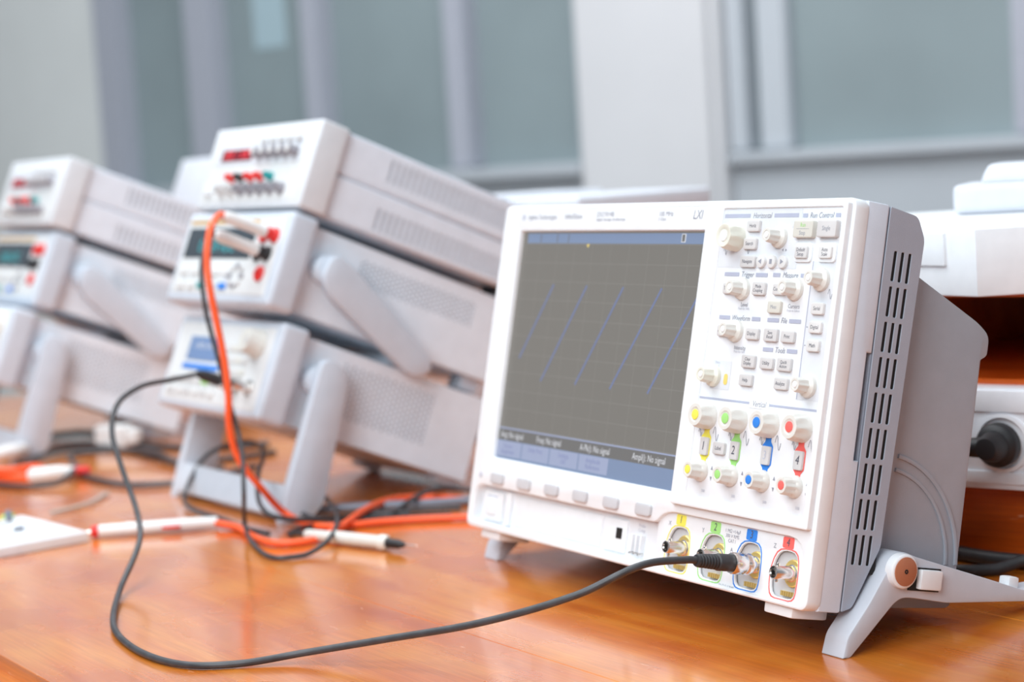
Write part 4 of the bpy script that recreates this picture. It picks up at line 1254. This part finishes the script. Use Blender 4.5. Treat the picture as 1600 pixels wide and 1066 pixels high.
for x in (0.010, 0.085, 0.160):
    sk = lathe('socket_face', [(0.0235, 0), (0.0235, 0.003), (0.0205, 0.0035), (0.0200, 0.0010), (0.002, 0.0010)], M['socket'], sb, 32, at(x, 0.0035, 0.0990) @ rotp)
plug = thing('mains_plug', 'round black mains plug pushed into the white socket strip', 'plug', RM)
lathe('plug_body', [(0.0165, 0.0), (0.0175, 0.002), (0.0175, 0.009), (0.0160, 0.011), (0.0125, 0.013), (0.0105, 0.024), (0.0085, 0.028), (0.004, 0.029)], M['blackpl'], plug, 32, at(0.010, 0.0075, 0.0985) @ rotp)
tube('plug_neck', [(0.006, 0.026, 0.0985), (-0.010, 0.028, 0.0980), (-0.024, 0.028, 0.0975)], lambda t: 0.0085 - 0.0025 * t, M['blackpl'], plug, 14)
tube('cord', [(-0.022, 0.028, 0.0975), (-0.045, 0.027, 0.090), (-0.070, 0.030, 0.050), (-0.085, 0.034, 0.014), (-0.105, 0.036, 0.0050), (-0.125, 0.030, 0.0045)], 0.0036, M['rubber'], plug, 10, 8, True, None, 0.0037)
cable_thing('power_cable', 'thick black power cord lying at the foot of the wooden riser', 'cable', [(0.292, 1.578, 0.0062), (0.3220, 1.5560, 0.0062), (0.3450, 1.5340, 0.0062), (0.3700, 1.5000, 0.0062), (0.4060, 1.4680, 0.0062), (0.455, 1.418, 0.0062)], 0.0060, 'rubber')
cable_thing('power_cable', 'thinner black power cord curving in front of the thick one behind the oscilloscope handle', 'cable',
            [(0.300, 1.500, 0.005), (0.3384, 1.4710, 0.005), (0.3646, 1.4680, 0.005), (0.3860, 1.4690, 0.010), (0.4100, 1.4660, 0.0165), (0.4350, 1.4600, 0.0165), (0.470, 1.4350, 0.0165)], 0.0046, 'rubber')

# flat white instrument on the riser, camera-facing corner near the right edge
CY = math.radians(59)


def corner_matrix(x, y, z, yaw=CY):
    # local x runs back along the left face, local y runs along the right face
    a = Vector((-math.cos(yaw), math.sin(yaw), 0))
    b = Vector((math.sin(yaw), math.cos(yaw), 0))
    return Matrix(((b.x, a.x, 0, x), (b.y, a.y, 0, y), (0, 0, 1, z), (0, 0, 0, 1)))


fi = thing('flat_instrument', 'flat white instrument case on the wooden riser at the right edge', 'instrument', Matrix.Translation((0.3630, 1.4850, 0.2162)))
foot_ = [(0, 0), (0.36, 0), (0.36, 0.36), (0.0, 0.36), (-0.135, 0.2247)]
plate('case', foot_, [], 0.0, 0.0530, M['white'], fi, 0.0015)
plate('front_tab', [(-0.0190, 0.0260), (-0.0165, 0.0275), (-0.0420, 0.0700), (-0.0445, 0.0685)], [], 0.024, 0.0500, M['white'], fi, 0.0004)
plate('lid', [(0.002, 0.004), (0.356, 0.004), (0.356, 0.356), (0.002, 0.356), (-0.130, 0.2240)], [], 0.0525, 0.0545, M['white'], fi, 0.0008)
gm = Matrix.Translation((0.400, 1.715, 0.2709)) @ Matrix.Rotation(math.radians(-22), 4, 'Z')
gd = thing('document_printer', 'rounded pale device sitting on the flat white case at the right edge', 'printer', gm)
rbox('body', (0.0, 0.19, 0.0, 0.095, 0.0, 0.0270), M['lightcase'], gd, 0.008, 4)
rbox('lid', (0.022, 0.17, 0.008, 0.085, 0.0262, 0.0440), M['lightcase'], gd, 0.007, 4, taper=0.008)
rbox('slot', (0.070, 0.120, -0.0008, 0.002, 0.006, 0.020), M['zone'], gd, 0)

# instruments of the far row, seen over the near ones
def far_case(label, u0, u1, v0, v1, h, lidh):
    t = thing('instrument_case', label, 'instrument', TM)
    rbox('case', (u0, u1, v0, v1, 0.006, h - lidh), M['lightcase'], t, 0.006, 3)
    rbox('lid', (u0 + 0.003, u1 - 0.003, v0 + 0.003, v1 - 0.003, h - lidh - 0.001, h), M['lightcase'], t, 0.005, 3)
    for x in (u0 + 0.01, u1 - 0.03):
        for y in (v0 + 0.01, v1 - 0.03):
            rbox('foot', (x, x + 0.02, y, y + 0.02, 0.0, 0.008), M['blackpl'], t, 0.001)
    return t


far_case('pale instrument case showing just above the top edge of the oscilloscope', -1.93, -1.773, 1.25, 1.45, 0.300, 0.020)
far_case('small pale instrument case peeking between the near stack and the oscilloscope', -2.07, -1.945, 1.25, 1.42, 0.304, 0.020)
fs = thing('stacked_instruments', 'blurred grey instruments stacked behind the left stack, only the tilted top showing', 'instrument', frame_matrix(LY, LT, Vector((-0.600, 3.060, 0.110))))
rbox('lower_unit', (0, 0.22, -0.02, 0.10, -0.24, 0), M['lightcase'], fs, 0.006, 3)
rbox('middle_unit', (0, 0.22, 0.102, 0.20, -0.26, 0), M['lightcase'], fs, 0.006, 3)
rbox('upper_unit', (0, 0.22, 0.202, 0.29, -0.26, 0.01), M['lightcase'], fs, 0.006, 3)
rbox('prop', (0.01, 0.21, -0.118, -0.015, -0.060, -0.030), M['lightcase'], fs, 0.004, 3)
